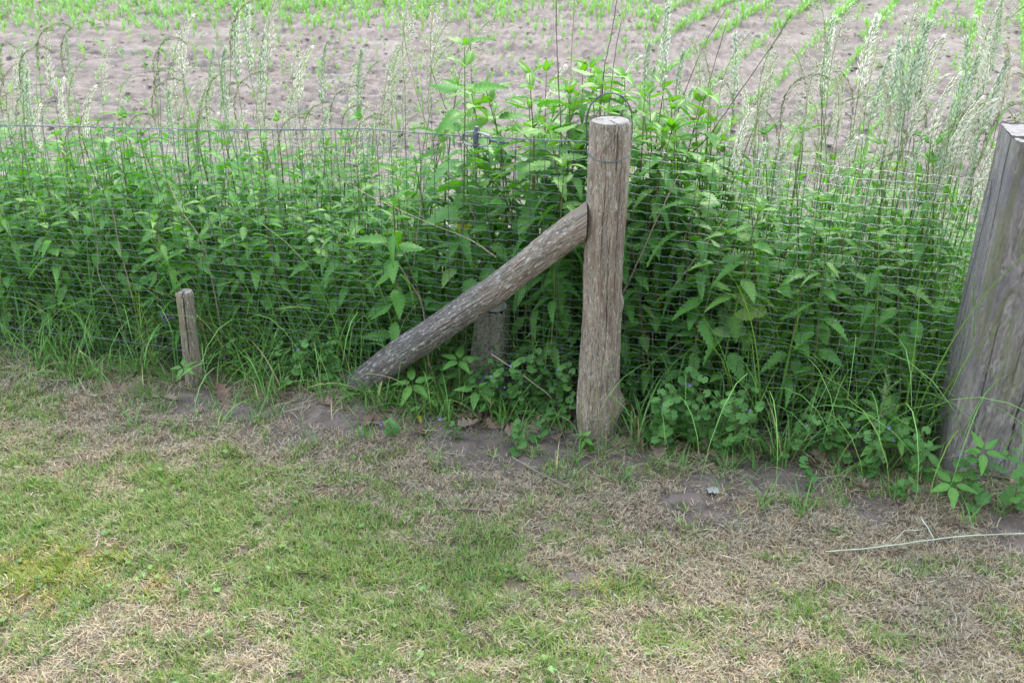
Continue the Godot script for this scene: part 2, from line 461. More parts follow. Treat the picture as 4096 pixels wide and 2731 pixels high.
# wood colours by grain: streaks stretched along the trunk, bark rests, lichen, algae
func wood_colour(a: float, s: float, base: Color, seed_: float, bark: float, lichen: float, algae: float) -> Color:
	var ca := cos(a); var sa := sin(a)
	var st := nz2.get_noise_3d(ca * 14.0 + seed_, s * 22.0, sa * 14.0)
	var fi := n3(ca * 24.0 + seed_, s * 85.0, sa * 24.0)
	var big := n3(ca * 1.6 + seed_, s * 3.5, sa * 1.6 + 7.0)
	var c := base
	var k := 1.0 + 0.34 * st + 0.75 * fi + 0.40 * big
	c = lin(c.r * k, c.g * k, c.b * k)
	var bk := n3(ca * 3.0 + seed_ + 20.0, s * 9.0, sa * 3.0) + 0.8 * fi
	if bk > 0.42 - bark:
		c = c.lerp(lin(0.17, 0.105, 0.075), 0.7)
	var li := n3(ca * 5.0 + seed_ + 50.0, s * 30.0, sa * 5.0) + 0.6 * fi
	if li > 0.62 - lichen:
		c = c.lerp(lin(0.50, 0.47, 0.43), 0.75)
	if algae > 0.0:
		var al := n3(ca * 2.0 + seed_ + 80.0, s * 4.0, sa * 2.0) + 0.3 * fi + algae
		if al > 0.2:
			c = c.lerp(lin(0.21, 0.20, 0.085), minf(0.75, (al - 0.2) * 2.0))
	return lin(clampf(c.r, 0.02, 0.7), clampf(c.g, 0.02, 0.7), clampf(c.b, 0.02, 0.7))

# ---------------------------------------------------------------- plants
var leafset := {}      # tone -> list of leaf meshes
var blades := []       # green grass blades
var pale_blades := []
var heads := [[], [], []]

func leaf_kinds() -> void:
	var tones := {
		"young": [lin(0.185, 0.36, 0.09), lin(0.20, 0.38, 0.10)],
		"mid": [lin(0.118, 0.295, 0.060), lin(0.128, 0.31, 0.065)],
		"blunt": [lin(0.104, 0.275, 0.060), lin(0.112, 0.29, 0.064)],
		"yellow": [lin(0.42, 0.38, 0.06), lin(0.50, 0.44, 0.09)]}
	for t in tones:
		var l := []
		for k in 5:
			l.append(toothed_leaf([1.0, 1.0, 1.05, 0.85, 1.1][k], [0.60, 0.68, 0.50, 0.66, 0.42][k], [8, 9, 8, 7, 9][k], [0.35, 0.12, 0.55, -0.15, 0.3][k], [0.16, 0.30, 0.45, 0.08, 0.60][k], tones[t][0], tones[t][1]))
		leafset[t] = l

func leaf_at(parent: Node3D, p: Vector3, az: float, pitch: float, size: float, tone: String, roll := 0.0) -> void:
	var bs := Basis(Vector3.UP, az) * Basis(Vector3(0, 0, 1), pitch) * Basis(Vector3(1, 0, 0), roll)
	part("leaf", leafset[tone][rng.randi() % 5], parent, Transform3D(bs.scaled_local(Vector3.ONE * size), p))

func make_nettle(h: float, leaf: float, pairs: int, tip_young: bool) -> Node3D:
	var o := thing("nettle", "", "nettle")
	var bend := Vector3(rr(-0.10, 0.10), 0, rr(-0.08, 0.08))
	var pts := []
	for i in 7:
		var t := i / 6.0
		pts.append(Vector3(bend.x * t * t, h * t, bend.z * t * t) + Vector3(rr(-.004, .004), 0, rr(-.004, .004)))
	var b := MB.new()
	var sc: Color = [lin(0.16, 0.17, 0.07), lin(0.19, 0.14, 0.09), lin(0.15, 0.21, 0.07)][rng.randi() % 3]
	b.tube(pts, [0.0034, 0.0033, 0.0031, 0.0028, 0.0025, 0.002, 0.0012], [sc], 5)
	part("stem", b.done(M.grass), o)
	var az := rr(0, TAU)
	for i in pairs:
		var f := (i + 1.0) / pairs
		var t := 0.14 + 0.86 * pow(f, 0.75)
		var p := Vector3(bend.x * t * t, h * t, bend.z * t * t)
		az += PI * 0.5 + rr(-0.35, 0.35)
		var top := f > 0.88
		var size := leaf * (rr(0.85, 1.2)) * (0.66 if top else (0.92 if f > 0.7 else 1.05))
		var pit := rr(0.25, 0.8) if top else (rr(-0.55, 0.30) if f > 0.55 else rr(-0.95, 0.05))
		for s in 2:
			var roll_die := rng.randf()
			var tone := "mid"
			if top: tone = "young" if tip_young else "mid"
			elif roll_die < 0.36: tone = "blunt"
			elif roll_die < 0.55 and f > 0.45: tone = "young"
			elif roll_die > 0.95 and f < 0.4: tone = "yellow"
			leaf_at(o, p, az + PI * s + rr(-0.2, 0.2), pit + rr(-0.2, 0.2), size * rr(0.85, 1.15), tone, rr(-0.45, 0.45))
	# the tight tip
	for k in 3:
		leaf_at(o, pts[6], az + k * 2.1, rr(0.9, 1.3), leaf * rr(0.28, 0.42), "young" if tip_young else "mid", rr(-0.3, 0.3))
	return o

func make_seed_grass(kind: int) -> Node3D:      # one metre tall, tip near (0.07, 1, 0)
	var o := thing("seeding_grass", "", "grass")
	o.set_meta("kind", "thing")
	var b := MB.new()
	var hl: float = [0.19, 0.17, 0.22][kind]
	var top := 1.0 - hl
	var lean := rr(-0.02, 0.12)
	var pts := []
	for i in 7:
		var t := i / 6.0
		pts.append(Vector3(lean * t * t, top * t, 0.012 * sin(t * 3.0)))
	b.tube(pts, [0.0016, 0.0015, 0.0014, 0.0013, 0.0012, 0.0011, 0.0009], [lin(0.17, 0.25, 0.09)], 4)
	var st_node := part("stalk", b.done(M.grass), o)
	for k in 3:
		var y := rr(0.10, 0.72)
		var l := rr(0.16, 0.30)
		part("blade", blades[rng.randi() % blades.size()], o, Transform3D(Basis(Vector3.UP, rr(0, TAU)).scaled_local(Vector3(l, l, rr(0.5, 0.9))), Vector3(lean * y * y, y, 0)))
	var hd := part("seed_head", heads[kind][rng.randi() % heads[kind].size()], st_node, Transform3D(Basis(), pts[6]))
	hd.set_meta("kind", "stuff")
	return o

func make_tuft(n: int, l0: float, l1: float, spread: float, wscale: float) -> Node3D:
	var o := thing("grass_tuft", "", "grass tuft")
	o.set_meta("kind", "thing")
	for k in n:
		var l := rr(l0, l1)
		var bl: ArrayMesh = (pale_blades[rng.randi() % pale_blades.size()] if rng.randf() < 0.10 else blades[rng.randi() % blades.size()])
		var bs := Basis(Vector3.UP, rr(0, TAU)) * Basis(Vector3(0, 0, 1), rr(-0.5, 0.15))
		part("blade", bl, o, Transform3D(bs.scaled_local(Vector3(l, l, wscale * rr(0.6, 1.1))), Vector3(rr(-1, 1) * spread, -0.01, rr(-1, 1) * spread)))
	return o

var ivy_leaves := []
var flower_mesh: ArrayMesh

func make_ground_ivy(n: int, h: float, flowers: int) -> Node3D:
	var o := thing("ground_ivy", "", "ground ivy")
	var b := MB.new()
	var pts := []
	var d := Vector3(rr(-0.5, 0.5), 0, rr(-0.2, 0.5)) * h
	for i in 6:
		var t := i / 5.0
		pts.append(Vector3(d.x * t, h * (t * 1.1 - 0.1 * t * t), d.z * t) + Vector3(rr(-.006, .006), 0, rr(-.006, .006)))
	b.tube(pts, [0.0013, 0.0012, 0.0012, 0.0011, 0.001, 0.0008], [lin(0.15, 0.14, 0.06)], 4)
	var st_node := part("stem", b.done(M.grass), o)
	for i in n:
		var t := (i + rr(0.2, 1.0)) / n
		var q := t * 5.0
		var k := mini(4, int(q))
		var p: Vector3 = pts[k].lerp(pts[k + 1], q - k)
		var s := rr(0.75, 1.3) * (1.0 - 0.3 * t)
		var bs := Basis(Vector3.UP, rr(0, TAU)) * Basis(Vector3(0, 0, 1), rr(-0.2, 0.35)) * Basis(Vector3(1, 0, 0), rr(-0.5, 0.5))
		# leaves tip towards the light over the lawn
		bs = Basis(Vector3(1, 0, 0), rr(0.1, 0.7)) * bs
		part("leaf", ivy_leaves[rng.randi() % ivy_leaves.size()], o, Transform3D(bs.scaled_local(Vector3.ONE * s), p))
	for i in flowers:
		var p: Vector3 = pts[rng.randi_range(2, 5)] + Vector3(rr(-0.02, 0.02), rr(0.0, 0.015), rr(0.005, 0.03))
		part("flower", flower_mesh, st_node, Transform3D(Basis(Vector3.UP, rr(-1.2, 1.2)).scaled_local(Vector3.ONE * rr(0.8, 1.2)), p))
	return o

var elder_leaf: Array = []

func make_elder(stems: Array, size: float) -> Node3D:     # stems: [tip offset, height]
	var o := thing("ground_elder", "", "ground elder")
	for s in stems:
		var tip: Vector3 = s
		var b := MB.new()
		b.tube([Vector3.ZERO, tip * 0.55 + Vector3(0, 0.1 * tip.y, 0), tip], [0.0016, 0.0014, 0.0011], [lin(0.20, 0.26, 0.09)], 4)
		part("stem", b.done(M.grass), o)
		var az := rr(0, TAU)
		for k in 5:
			var a := az + TAU * k / 5.0 + rr(-0.15, 0.15)
			var l: float = size * rr(0.85, 1.1)
			var bs := Basis(Vector3.UP, a) * Basis(Vector3(0, 0, 1), rr(-0.15, 0.35))
			bs = Basis(Vector3(1, 0, 0), rr(0.15, 0.5)) * bs
			part("leaf", elder_leaf[rng.randi() % elder_leaf.size()], o, Transform3D(bs.scaled_local(Vector3.ONE * l), tip))
	return o

func merged_blades(n: int, l0: float, l1: float, w: float, flat: float, cols: Array, spread: float, m: Material) -> ArrayMesh:
	# short mown blades springing from one root
	var b := MB.new()
	for k in n:
		var az := rr(0, TAU)
		var el := rr(0.35, 1.5) * flat
		var l := rr(l0, l1)
		var d := Vector3(cos(az) * cos(el), sin(el), sin(az) * cos(el))
		var s := d.cross(Vector3.UP).normalized() * w * 0.5
		var r := Vector3(rr(-1, 1), 0, rr(-1, 1)) * spread
		var c: Color = vary(cols[rng.randi() % cols.size()], 0.22)
		var bend := Vector3(cos(az), -0.4, sin(az)) * l * rr(0.0, 0.16)
		var p1 := r + d * l * 0.55 + bend * 0.3
		var p2 := r + d * l + bend
		p2.y = maxf(p2.y, 0.001)
		var a0 := b.add(r - s, c); var a1 := b.add(r + s, c)
		var b0 := b.add(p1 - s * 0.9, c); var b1 := b.add(p1 + s * 0.9, c)
		var t := b.add(p2, lin(c.r * 1.15, c.g * 1.1, c.b * 1.1))
		b.quad(a0, a1, b1, b0)
		b.tri(b0, b1, t)
	return b.done(m)

func straw_mesh(n: int, l0: float, l1: float, w: float, spread: float, cols: Array) -> ArrayMesh:
	# clippings lying criss-cross
	var b := MB.new()
	for k in n:
		var az := rr(0, TAU)
		var el := rr(-0.10, 0.35)
		var l := rr(l0, l1)
		var d := Vector3(cos(az) * cos(el), sin(el), sin(az) * cos(el))
		var s := Vector3(-sin(az), rr(-0.4, 0.4), cos(az)) * w * 0.5
		var r := Vector3(rr(-1, 1) * spread, rr(0.004, 0.016), rr(-1, 1) * spread) - d * l * 0.5
		var bow := Vector3(-sin(az), 0.25, cos(az)) * l * rr(-0.07, 0.07)
		var c: Color = vary(cols[rng.randi() % cols.size()], 0.2)
		var m := r + d * l * 0.5 + bow
		var e := r + d * l
		var a0 := b.add(r - s, c); var a1 := b.add(r + s, c)
		var b0 := b.add(m - s, c); var b1 := b.add(m + s, c)
		var c0 := b.add(e - s * 0.5, c); var c1 := b.add(e + s * 0.5, c)
		b.quad(a0, a1, b1, b0)
		b.quad(b0, b1, c1, c0)
	return b.done(M.dry)

func scatter(called: String, me: Mesh, where: Array, cols: Array, label: String, category: String) -> void:
	var mm := MultiMesh.new()
	mm.transform_format = MultiMesh.TRANSFORM_3D
	mm.use_colors = true
	mm.mesh = me
	mm.instance_count = where.size()
	for i in where.size():
		mm.set_instance_transform(i, where[i])
		mm.set_instance_color(i, cols[i])
	var o := MultiMeshInstance3D.new()
	o.multimesh = mm
	o.name = numbered(called)
	add_child(o)
	tag(o, label, category)
	o.set_meta("kind", "stuff")

func turned(p: Vector3, s: Vector3, tilt := 0.0) -> Transform3D:
	var bs := Basis(Vector3.UP, rr(0, TAU))
	if tilt > 0.0:
		bs = Basis(Vector3(cos(rr(0, TAU)), 0, sin(rr(0, TAU))).normalized(), rr(-tilt, tilt)) * bs
	return Transform3D(bs.scaled_local(s), p)

# many small shapes joined into one mesh of real, separate blades or leaves
func bake(called: String, sources: Array, where: Array, which: Array, tint: Array, label: String, category: String) -> void:
	var ob := MeshInstance3D.new()
	ob.mesh = baked(sources, where, which, tint)
	ob.name = numbered(called)
	add_child(ob)
	tag(ob, label, category)
	ob.set_meta("kind", "stuff")

func baked(sources: Array, where: Array, which: Array, tint: Array) -> ArrayMesh:
	var sv := []; var sn := []; var sc := []; var si := []
	for me in sources:
		var a: Array = me.surface_get_arrays(0)
		sv.append(a[Mesh.ARRAY_VERTEX]); sn.append(a[Mesh.ARRAY_NORMAL]); si.append(a[Mesh.ARRAY_INDEX])
		var tints := []
		for k in 7:
			var m := vary(Color(1, 1, 1), 0.24)
			if k == 6: m = Color(1.15, 1.0, 0.6)
			var cs := PackedColorArray()
			for c in a[Mesh.ARRAY_COLOR]: cs.append(Color(c.r * m.r, c.g * m.g, c.b * m.b))
			tints.append(cs)
		sc.append(tints)
	var v := PackedVector3Array(); var n := PackedVector3Array(); var c := PackedColorArray(); var ix := PackedInt32Array()
	for i in where.size():
		var k: int = which[i]
		var t: Transform3D = where[i]
		var o := v.size()
		v.append_array(t * (sv[k] as PackedVector3Array))
		n.append_array(Transform3D(t.basis.orthonormalized(), Vector3.ZERO) * (sn[k] as PackedVector3Array))
		c.append_array(sc[k][tint[i]])
		for q in si[k]: ix.append(q + o)
	var arr := []
	arr.resize(Mesh.ARRAY_MAX)
	arr[Mesh.ARRAY_VERTEX] = v
	arr[Mesh.ARRAY_NORMAL] = n
	arr[Mesh.ARRAY_COLOR] = c
	arr[Mesh.ARRAY_INDEX] = ix
	var am := ArrayMesh.new()
	am.add_surface_from_arrays(Mesh.PRIMITIVE_TRIANGLES, arr)
	am.surface_set_material(0, sources[0].surface_get_material(0))
	return am

func plain_leaf(length: float, width: float, col: Color) -> ArrayMesh:
	var b := MB.new()
	var rows := []
	for i in 6:
		var t := i / 5.0
		var w: float = width * 0.5 * [0.35, 0.95, 1.0, 0.8, 0.45, 0.02][i]
		var y := -0.25 * t * t * length
		rows.append([b.add(Vector3(t * length, y + 0.3 * w, -w), vary(col, 0.12)), b.add(Vector3(t * length, y, 0), vary(col, 0.12)), b.add(Vector3(t * length, y + 0.3 * w, w), vary(col, 0.12))])
	for i in 5:
		for k in 2: b.quad(rows[i][k], rows[i + 1][k], rows[i + 1][k + 1], rows[i][k + 1])
	return b.done(M.leaf)

# ---------------------------------------------------------------- the ground
func ground_strip(called: String, ws: Array, xs: Array, m: Material, label: String) -> void:
	var b := MB.new()
	var nx := xs.size()
	for w in ws:
		for x in xs:
			var z: float = w + 0.236 * clampf(x, -5.0, 5.0)
			var p := on(x, z)
			var d := z - zf(x)
			var g := n3(x * 25.0, 8.0, z * 25.0)
			var soil := lin(0.172, 0.146, 0.131)
			var k := 1.0 + 0.30 * g + 0.28 * n3(x * 1.3, 4.0, z * 3.0) + 0.22 * nz2.get_noise_2d(x * 11.0, z * 15.0)
			var c := lin(soil.r * k, soil.g * k, soil.b * k)
			if d > 0.0:
				var th := clampf(1.0 - bareness(x, z) * 1.8, 0.0, 1.0) * sstep(0.0, 0.15, d)
				c = lin(0.165 * k, 0.132 * k, 0.113 * k).lerp(lin(0.155 * k, 0.128 * k, 0.085 * k), th)
			elif d > -1.0:
				c = c.lerp(lin(0.15 * k, 0.115 * k, 0.085 * k), sstep(-1.0, -0.6, d))
			else:
				# dried crust, paler, in patches
				var pale := sstep(0.05, 0.45, n3(x * 0.9 + 30.0, 0.0, z * 2.0) + 0.4 * g)
				c = c.lerp(lin(0.25, 0.218, 0.198), pale * 0.6)
			b.add(p, c)
	for j in ws.size() - 1:
		for i in nx - 1:
			var a := j * nx + i
			b.quad(a, a + nx, a + nx + 1, a + 1)
	var o := MeshInstance3D.new()
	o.mesh = b.done(m)
	o.name = called
	add_child(o)
	o.set_meta("kind", "structure")
	o.set_meta("label", label)

func steps(l: Array) -> Array:                   # [[to, step], ...] from the first value
	var o := [l[0]]
	for q in l.slice(1):
		var from: float = o[-1]
		var n := int(ceil(absf(q[0] - from) / q[1]))
		for i in n:
			o.append(lerpf(from, q[0], (i + 1.0) / n))
	return o

# ---------------------------------------------------------------- the fence
func top_of_mesh(x: float) -> float:
	var k := [[-2.4, 0.80], [-1.58, 0.821], [-0.89, 0.85], [-0.40, 0.882], [-0.10, 0.877], [0.20, 0.885], [0.30, 0.872], [0.37, 0.868], [1.19, 0.852], [1.6, 0.85]]
	for i in k.size() - 1:
		if x <= k[i + 1][0]:
			return lerpf(k[i][1], k[i + 1][1], clampf((x - k[i][0]) / (k[i + 1][0] - k[i][0]), 0.0, 1.0))
	return 0.85

const CELL := 0.0395
const ROW := 0.0242

func mesh_point(u: float, row: float) -> Vector3:  # u: cells along x from the post, row: from the top
	var x := 0.25 + u * CELL
	var top := top_of_mesh(x)
	var y := top - row * ROW * (top / 0.875)
	x += 0.010 * n3(x * 1.7, y * 2.5, 11.0) + 0.004 * n3(x * 6.0, y * 3.0, 2.0) + (0.05 * (y - 0.5) * sstep(-0.5, -1.4, x) * 0.5)
	y += 0.004 * n3(x * 3.0, y * 3.0, 31.0)
	return Vector3(x, y, zf(x) - 0.004 + 0.014 * n3(x * 2.0, y * 3.0, 21.0))

func build_fence() -> void:
	var f := thing("wire_mesh_fence", "grey green crimped wire mesh fence with a tension wire along its top", "wire fence")
	var wc := lin(0.155, 0.18, 0.19)  # level wires: the sky highlight along them is put into this colour
	var u0 := -58
	var u1 := 24
	for r in 35:
		var b := MB.new()
		var pts := []
		for u in range(u0, u1 + 1):
			for q in [[0.0, 0.0], [0.30, -0.0017], [0.62, 0.0017]]:
				if u == u1 and q[0] > 0.0: break
				pts.append(mesh_point(u + q[0], r) + Vector3(0, q[1], 0.0016))
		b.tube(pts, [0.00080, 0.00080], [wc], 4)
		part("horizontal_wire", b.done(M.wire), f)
	for u in range(u0, u1 + 1):
		var b := MB.new()
		var pts := []
		for i in 13:
			pts.append(mesh_point(u, i * 2.84))
		b.tube(pts, [0.00082, 0.00082], [lin(0.10, 0.115, 0.13)], 4)  # same wire painted darker, since uprights catch no sky highlight
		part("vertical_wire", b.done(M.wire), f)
	# the tension wire stops at the round post
	var tp := []
	for i in 61:
		var x := lerpf(-2.04, 0.197, i / 60.0)
		tp.append(Vector3(x, top_of_mesh(x) + 0.004 + 0.0015 * n3(x * 8.0, 0, 0), zf(x) + 0.001 + 0.014 * n3(x * 2.0, top_of_mesh(x) * 3.0, 21.0)))
	var tb := MB.new()
	tb.tube(tp, [0.0014, 0.0014], [wc], 6)
	part("tension_wire", tb.done(M.wire), f)
	for x in [-1.47, -1.26, -1.08, -0.80, -0.63, -0.40, -0.31, 0.09]:
		var cb := MB.new()
		var c := Vector3(x, top_of_mesh(x) + 0.003, zf(x) + 0.001 + 0.014 * n3(x * 2.0, top_of_mesh(x) * 3.0, 21.0))
		var rp := []
		for i in 11:
			var a := TAU * i / 10.0
			rp.append(c + Vector3(0.0012 * sin(a * 0.5), sin(a) * 0.0042, cos(a) * 0.0042))
		cb.tube(rp, [0.0011, 0.0011], [lin(0.3, 0.3, 0.31)], 5)
		part("clip", cb.done(M.wire), f)
	# bottom wire
	var bp := []
	for i in 61:
		var x := lerpf(-2.04, 1.2, i / 60.0)
		bp.append(Vector3(x, 0.115 - 0.055 * sstep(-1.3, -0.5, x) + 0.002 * n3(x * 5.0, 3, 0), zf(x) + 0.004))
	var bb := MB.new()
	bb.tube(bp, [0.0014, 0.0014], [wc], 5)
	part("bottom_wire", bb.done(M.wire), f)

func build_tensioner(at: Vector3, turn: Vector3, label: String) -> void:
	var o := thing("wire_tensioner", label, "wire tensioner", at)
	o.rotation = turn
	var gc := lin(0.12, 0.13, 0.155)
	var b := MB.new()
	# flat strap bent to a long oval with a nose at one end
	var path := []
	var n := 48
	for i in n + 1:
		var a := TAU * i / n
		var p := Vector3(signf(cos(a)) * pow(absf(cos(a)), 0.75) * 0.036, signf(sin(a)) * pow(absf(sin(a)), 0.6) * 0.019, 0)
		if p.x > 0.030: p.x += 0.004
		path.append(p)
	var rows := []
	for i in n + 1:
		var t: Vector3 = (path[(i + 1) % n] - path[(i + n - 1) % n]).normalized()
		var nrm := Vector3(t.y, -t.x, 0)
		var q: Vector3 = path[i]
		rows.append([b.add(q + nrm * 0.0011 + Vector3(0, 0, 0.0075), gc), b.add(q - nrm * 0.0011 + Vector3(0, 0, 0.0075), gc), b.add(q - nrm * 0.0011 - Vector3(0, 0, 0.0075), gc), b.add(q + nrm * 0.0011 - Vector3(0, 0, 0.0075), gc)])
	for i in n:
		for k in 4:
			b.quad(rows[i][k], rows[i][(k + 1) % 4], rows[i + 1][(k + 1) % 4], rows[i + 1][k])
	part("frame", b.done(M.steel), o)
	b = MB.new()
	b.tube([Vector3(0, -0.0235, 0), Vector3(0, -0.019, 0), Vector3(0, -0.0185, 0), Vector3(0, -0.012, 0), Vector3(0, -0.0115, 0), Vector3(0, 0.013, 0), Vector3(0, 0.0135, 0), Vector3(0, 0.0215, 0)], [0.0066, 0.0066, 0.0088, 0.0088, 0.0072, 0.0072, 0.0088, 0.0088], [gc], 16)
	var spool := part("spool", b.done(M.steel), o)
	b = MB.new()
	b.tube([Vector3(0, 0.0215, 0), Vector3(0, 0.0225, 0), Vector3(0, 0.034, 0), Vector3(0, 0.0348, 0)], [0.0058, 0.0064, 0.0064, 0.0056], [gc], 6)
	part("bolt_head", b.done(M.steel), spool)
	b = MB.new()
	var hx := []
	for i in 61:
		var a := TAU * 5.0 * i / 60.0
		hx.append(Vector3(cos(a) * 0.0082, lerpf(0.012, -0.006, i / 60.0) , sin(a) * 0.0082))
	hx.push_front(Vector3(-0.034, 0.006, 0.004))
	b.tube(hx, [0.0012, 0.0012], [gc], 5)
	part("wound_wire", b.done(M.wire), spool)
	b = MB.new()
	b.tube([Vector3(0, -0.009, 0.0070), Vector3(0, -0.009, 0.0091)], [0.0022, 0.0022], [lin(0.05, 0.05, 0.05)], 10)  # solid dark disc, its colour stands in for the shade inside the hole
	part("painted_spool_hole", b.done(M.steel), spool)
	# the nose strap and the twisted wire end
	b = MB.new()
	b.tube([Vector3(0.038, 0.001, 0), Vector3(0.048, 0.0012, 0), Vector3(0.060, 0, 0)], [0.006, 0.0035, 0.0028], [gc], 8)
	var nose := part("nose", b.done(M.steel), o)
	b = MB.new()
	var lp := []
	for i in 13:
		var a := TAU * i / 12.0
		lp.append(Vector3(0.064 + cos(a) * 0.006, sin(a) * 0.0038, 0.001 * sin(a)))
	b.tube(lp, [0.0013, 0.0013], [gc], 5)
	var tw := []
	for i in 61:
		var a := TAU * 7.0 * i / 60.0
		tw.append(Vector3(0.070 + 0.022 * i / 60.0, cos(a) * 0.0026, sin(a) * 0.0026))
	b.tube(tw, [0.0013, 0.0013], [gc], 5)
	part("twisted_end", b.done(M.wire), nose)

# ---------------------------------------------------------------- the posts
func build_round_post() -> void:
	var at := on(0.254, -2.562)
	at.y -= 0.03
	var o := thing("round_fence_post", "upright round grey wooden fence post with cracked weathered surface and wire ring near its top", "fence post", at)
	var H := 0.975
	var prof := func(t: float) -> float:
		var y := t * H - 0.03
		var r := 0.0545
		r += 0.0075 * exp(-pow((y - 0.085) / 0.07, 2.0)) + 0.004 * exp(-pow((y - 0.20) / 0.12, 2.0))
		r -= 0.0012 * sstep(0.3, 0.6, y) * sstep(0.85, 0.6, y)
		r -= 0.003 * sstep(0.936, 0.945, y)
		return r
	var cracks := [[-0.22, 0.55, 0.93, 0.008, 0.0016], [0.15, 0.30, 0.72, 0.009, 0.0018], [0.05, 0.10, 0.36, 0.007, 0.0016], [0.55, 0.46, 0.98, 0.007, 0.0016], [0.85, 0.08, 0.50, 0.008, 0.0016], [0.80, 0.55, 0.9, 0.007, 0.0016], [-0.5, 0.1, 0.42, 0.006, 0.0015], [0.28, 0.84, 1.0, 0.009, 0.0017], [1.1, 0.3, 0.7, 0.006, 0.0015], [-0.9, 0.3, 0.8, 0.004, 0.0013], [0.36, 0.12, 0.28, 0.007, 0.0016], [-0.05, 0.70, 0.86, 0.006, 0.0014], [0.68, 0.20, 0.40, 0.006, 0.0014], [-1.25, 0.05, 0.4, 0.007, 0.0016]]
	var paint := func(a: float, t: float, s: float) -> Color:
		return wood_colour(a, s, lin(0.255, 0.217, 0.172), 1.0, 0.10 if t > 0.35 else -0.05, 0.16 if t > 0.75 else 0.10, 0.22 - t * 0.9)
	var warp := func(t: float, a: float) -> Vector3:
		var y := t * H - 0.03
		# a burl on the side towards the squared post, a small knot higher up
		var k := exp(-pow((y - 0.105) / 0.034, 2.0)) * exp(-pow(angle_difference(a, 1.5) / 0.55, 2.0)) * 0.017
		k += exp(-pow((y - 0.43) / 0.02, 2.0)) * exp(-pow(angle_difference(a, 1.45) / 0.3, 2.0)) * 0.006
		return Vector3(k * sin(a), 0, k * cos(a)) + Vector3(0.004 * n3(0, y * 2.5, 3.0), 0, 0)
	var timber := part("timber", round_timber(Vector3.ZERO, Vector3(0, H, 0), prof, 280, 330, cracks, paint, warp, func(_a, _r): return 0.0), o)
	part("sawn_top", sawn_end(0.0525, Vector3(0.02, 0, 0.01), 0.28, 0.0016, lin(0.24, 0.225, 0.215)), timber, Transform3D(Basis(), Vector3(0, H - 0.0005, 0)))
	for q in [[0.865, 0.0565, Vector3(0.04, 0, -0.28)], [0.045, 0.0655, Vector3(0.25, 0, -0.75)]]:
		var b := MB.new()
		b.tube(ring_path(Vector3(0, q[0] + 0.03, 0), q[1], q[1], q[2], 60), [0.0015, 0.0015], [lin(0.13, 0.16, 0.16)], 6, false)
		part("wire_ring", b.done(M.wire), o)
	# the loop of barbed wire stapled to both sides of the post
	var lo := thing("barbed_wire_loop", "loop of twisted barbed wire arching over the top of the round post", "barbed wire", at)
	var arch := []
	for i in 41:
		var t := i / 40.0
		var a := PI * t
		var x := -cos(a) * 0.060 - 0.002
		var y := H + 0.082 * pow(sin(a), 0.62) - 0.012
		if t < 0.06 or t > 0.94: x *= 1.0
		arch.append(Vector3(x + 0.006 * sin(a * 2.0), y, -0.006 + 0.012 * sin(a)))
	for k in 6:
		arch.push_front(Vector3(-0.0595 + 0.0004 * k, H - 0.022 - k * 0.013, -0.006))
		arch.push_back(Vector3(0.0590 - 0.0003 * k, H - 0.022 - k * 0.014, -0.006))
	for s in 2:
		var b := MB.new()
		var pts := []
		for i in range(arch.size() - 1):
			for q in 3:
				var p: Vector3 = arch[i].lerp(arch[i + 1], q / 3.0)
				var tt: Vector3 = (arch[i + 1] - arch[i]).normalized()
				var nn := Vector3(-tt.y, tt.x, 0)
				var a := (i * 3 + q) * 0.75 + PI * s
				pts.append(p + (nn * cos(a) + Vector3(0, 0, 1) * sin(a)) * 0.0013)
		b.tube(pts, [0.0011, 0.0011], [lin(0.10, 0.12, 0.15)], 5)
		part("strand", b.done(M.wire), lo)
	for i in [4, 18, 34, 49]:
		var c: Vector3 = arch[i]
		var tt: Vector3 = (arch[i + 1] - arch[i - 1]).normalized()
		var nn := Vector3(-tt.y, tt.x, 0)
		var b := MB.new()
		var pts := [c + nn * 0.011 + Vector3(0, 0, 0.004)]
		for k in 19:
			var a := k * 1.05
			pts.append(c + tt * (k - 9) * 0.0006 + (nn * cos(a) + Vector3(0, 0, 1) * sin(a)) * 0.0032)
		pts.append(c - nn * 0.010 + Vector3(0, 0, -0.005) + tt * 0.004)
		b.tube(pts, [0.0009, 0.0009], [lin(0.12, 0.14, 0.17)], 4)
		part("barb", b.done(M.wire), lo)

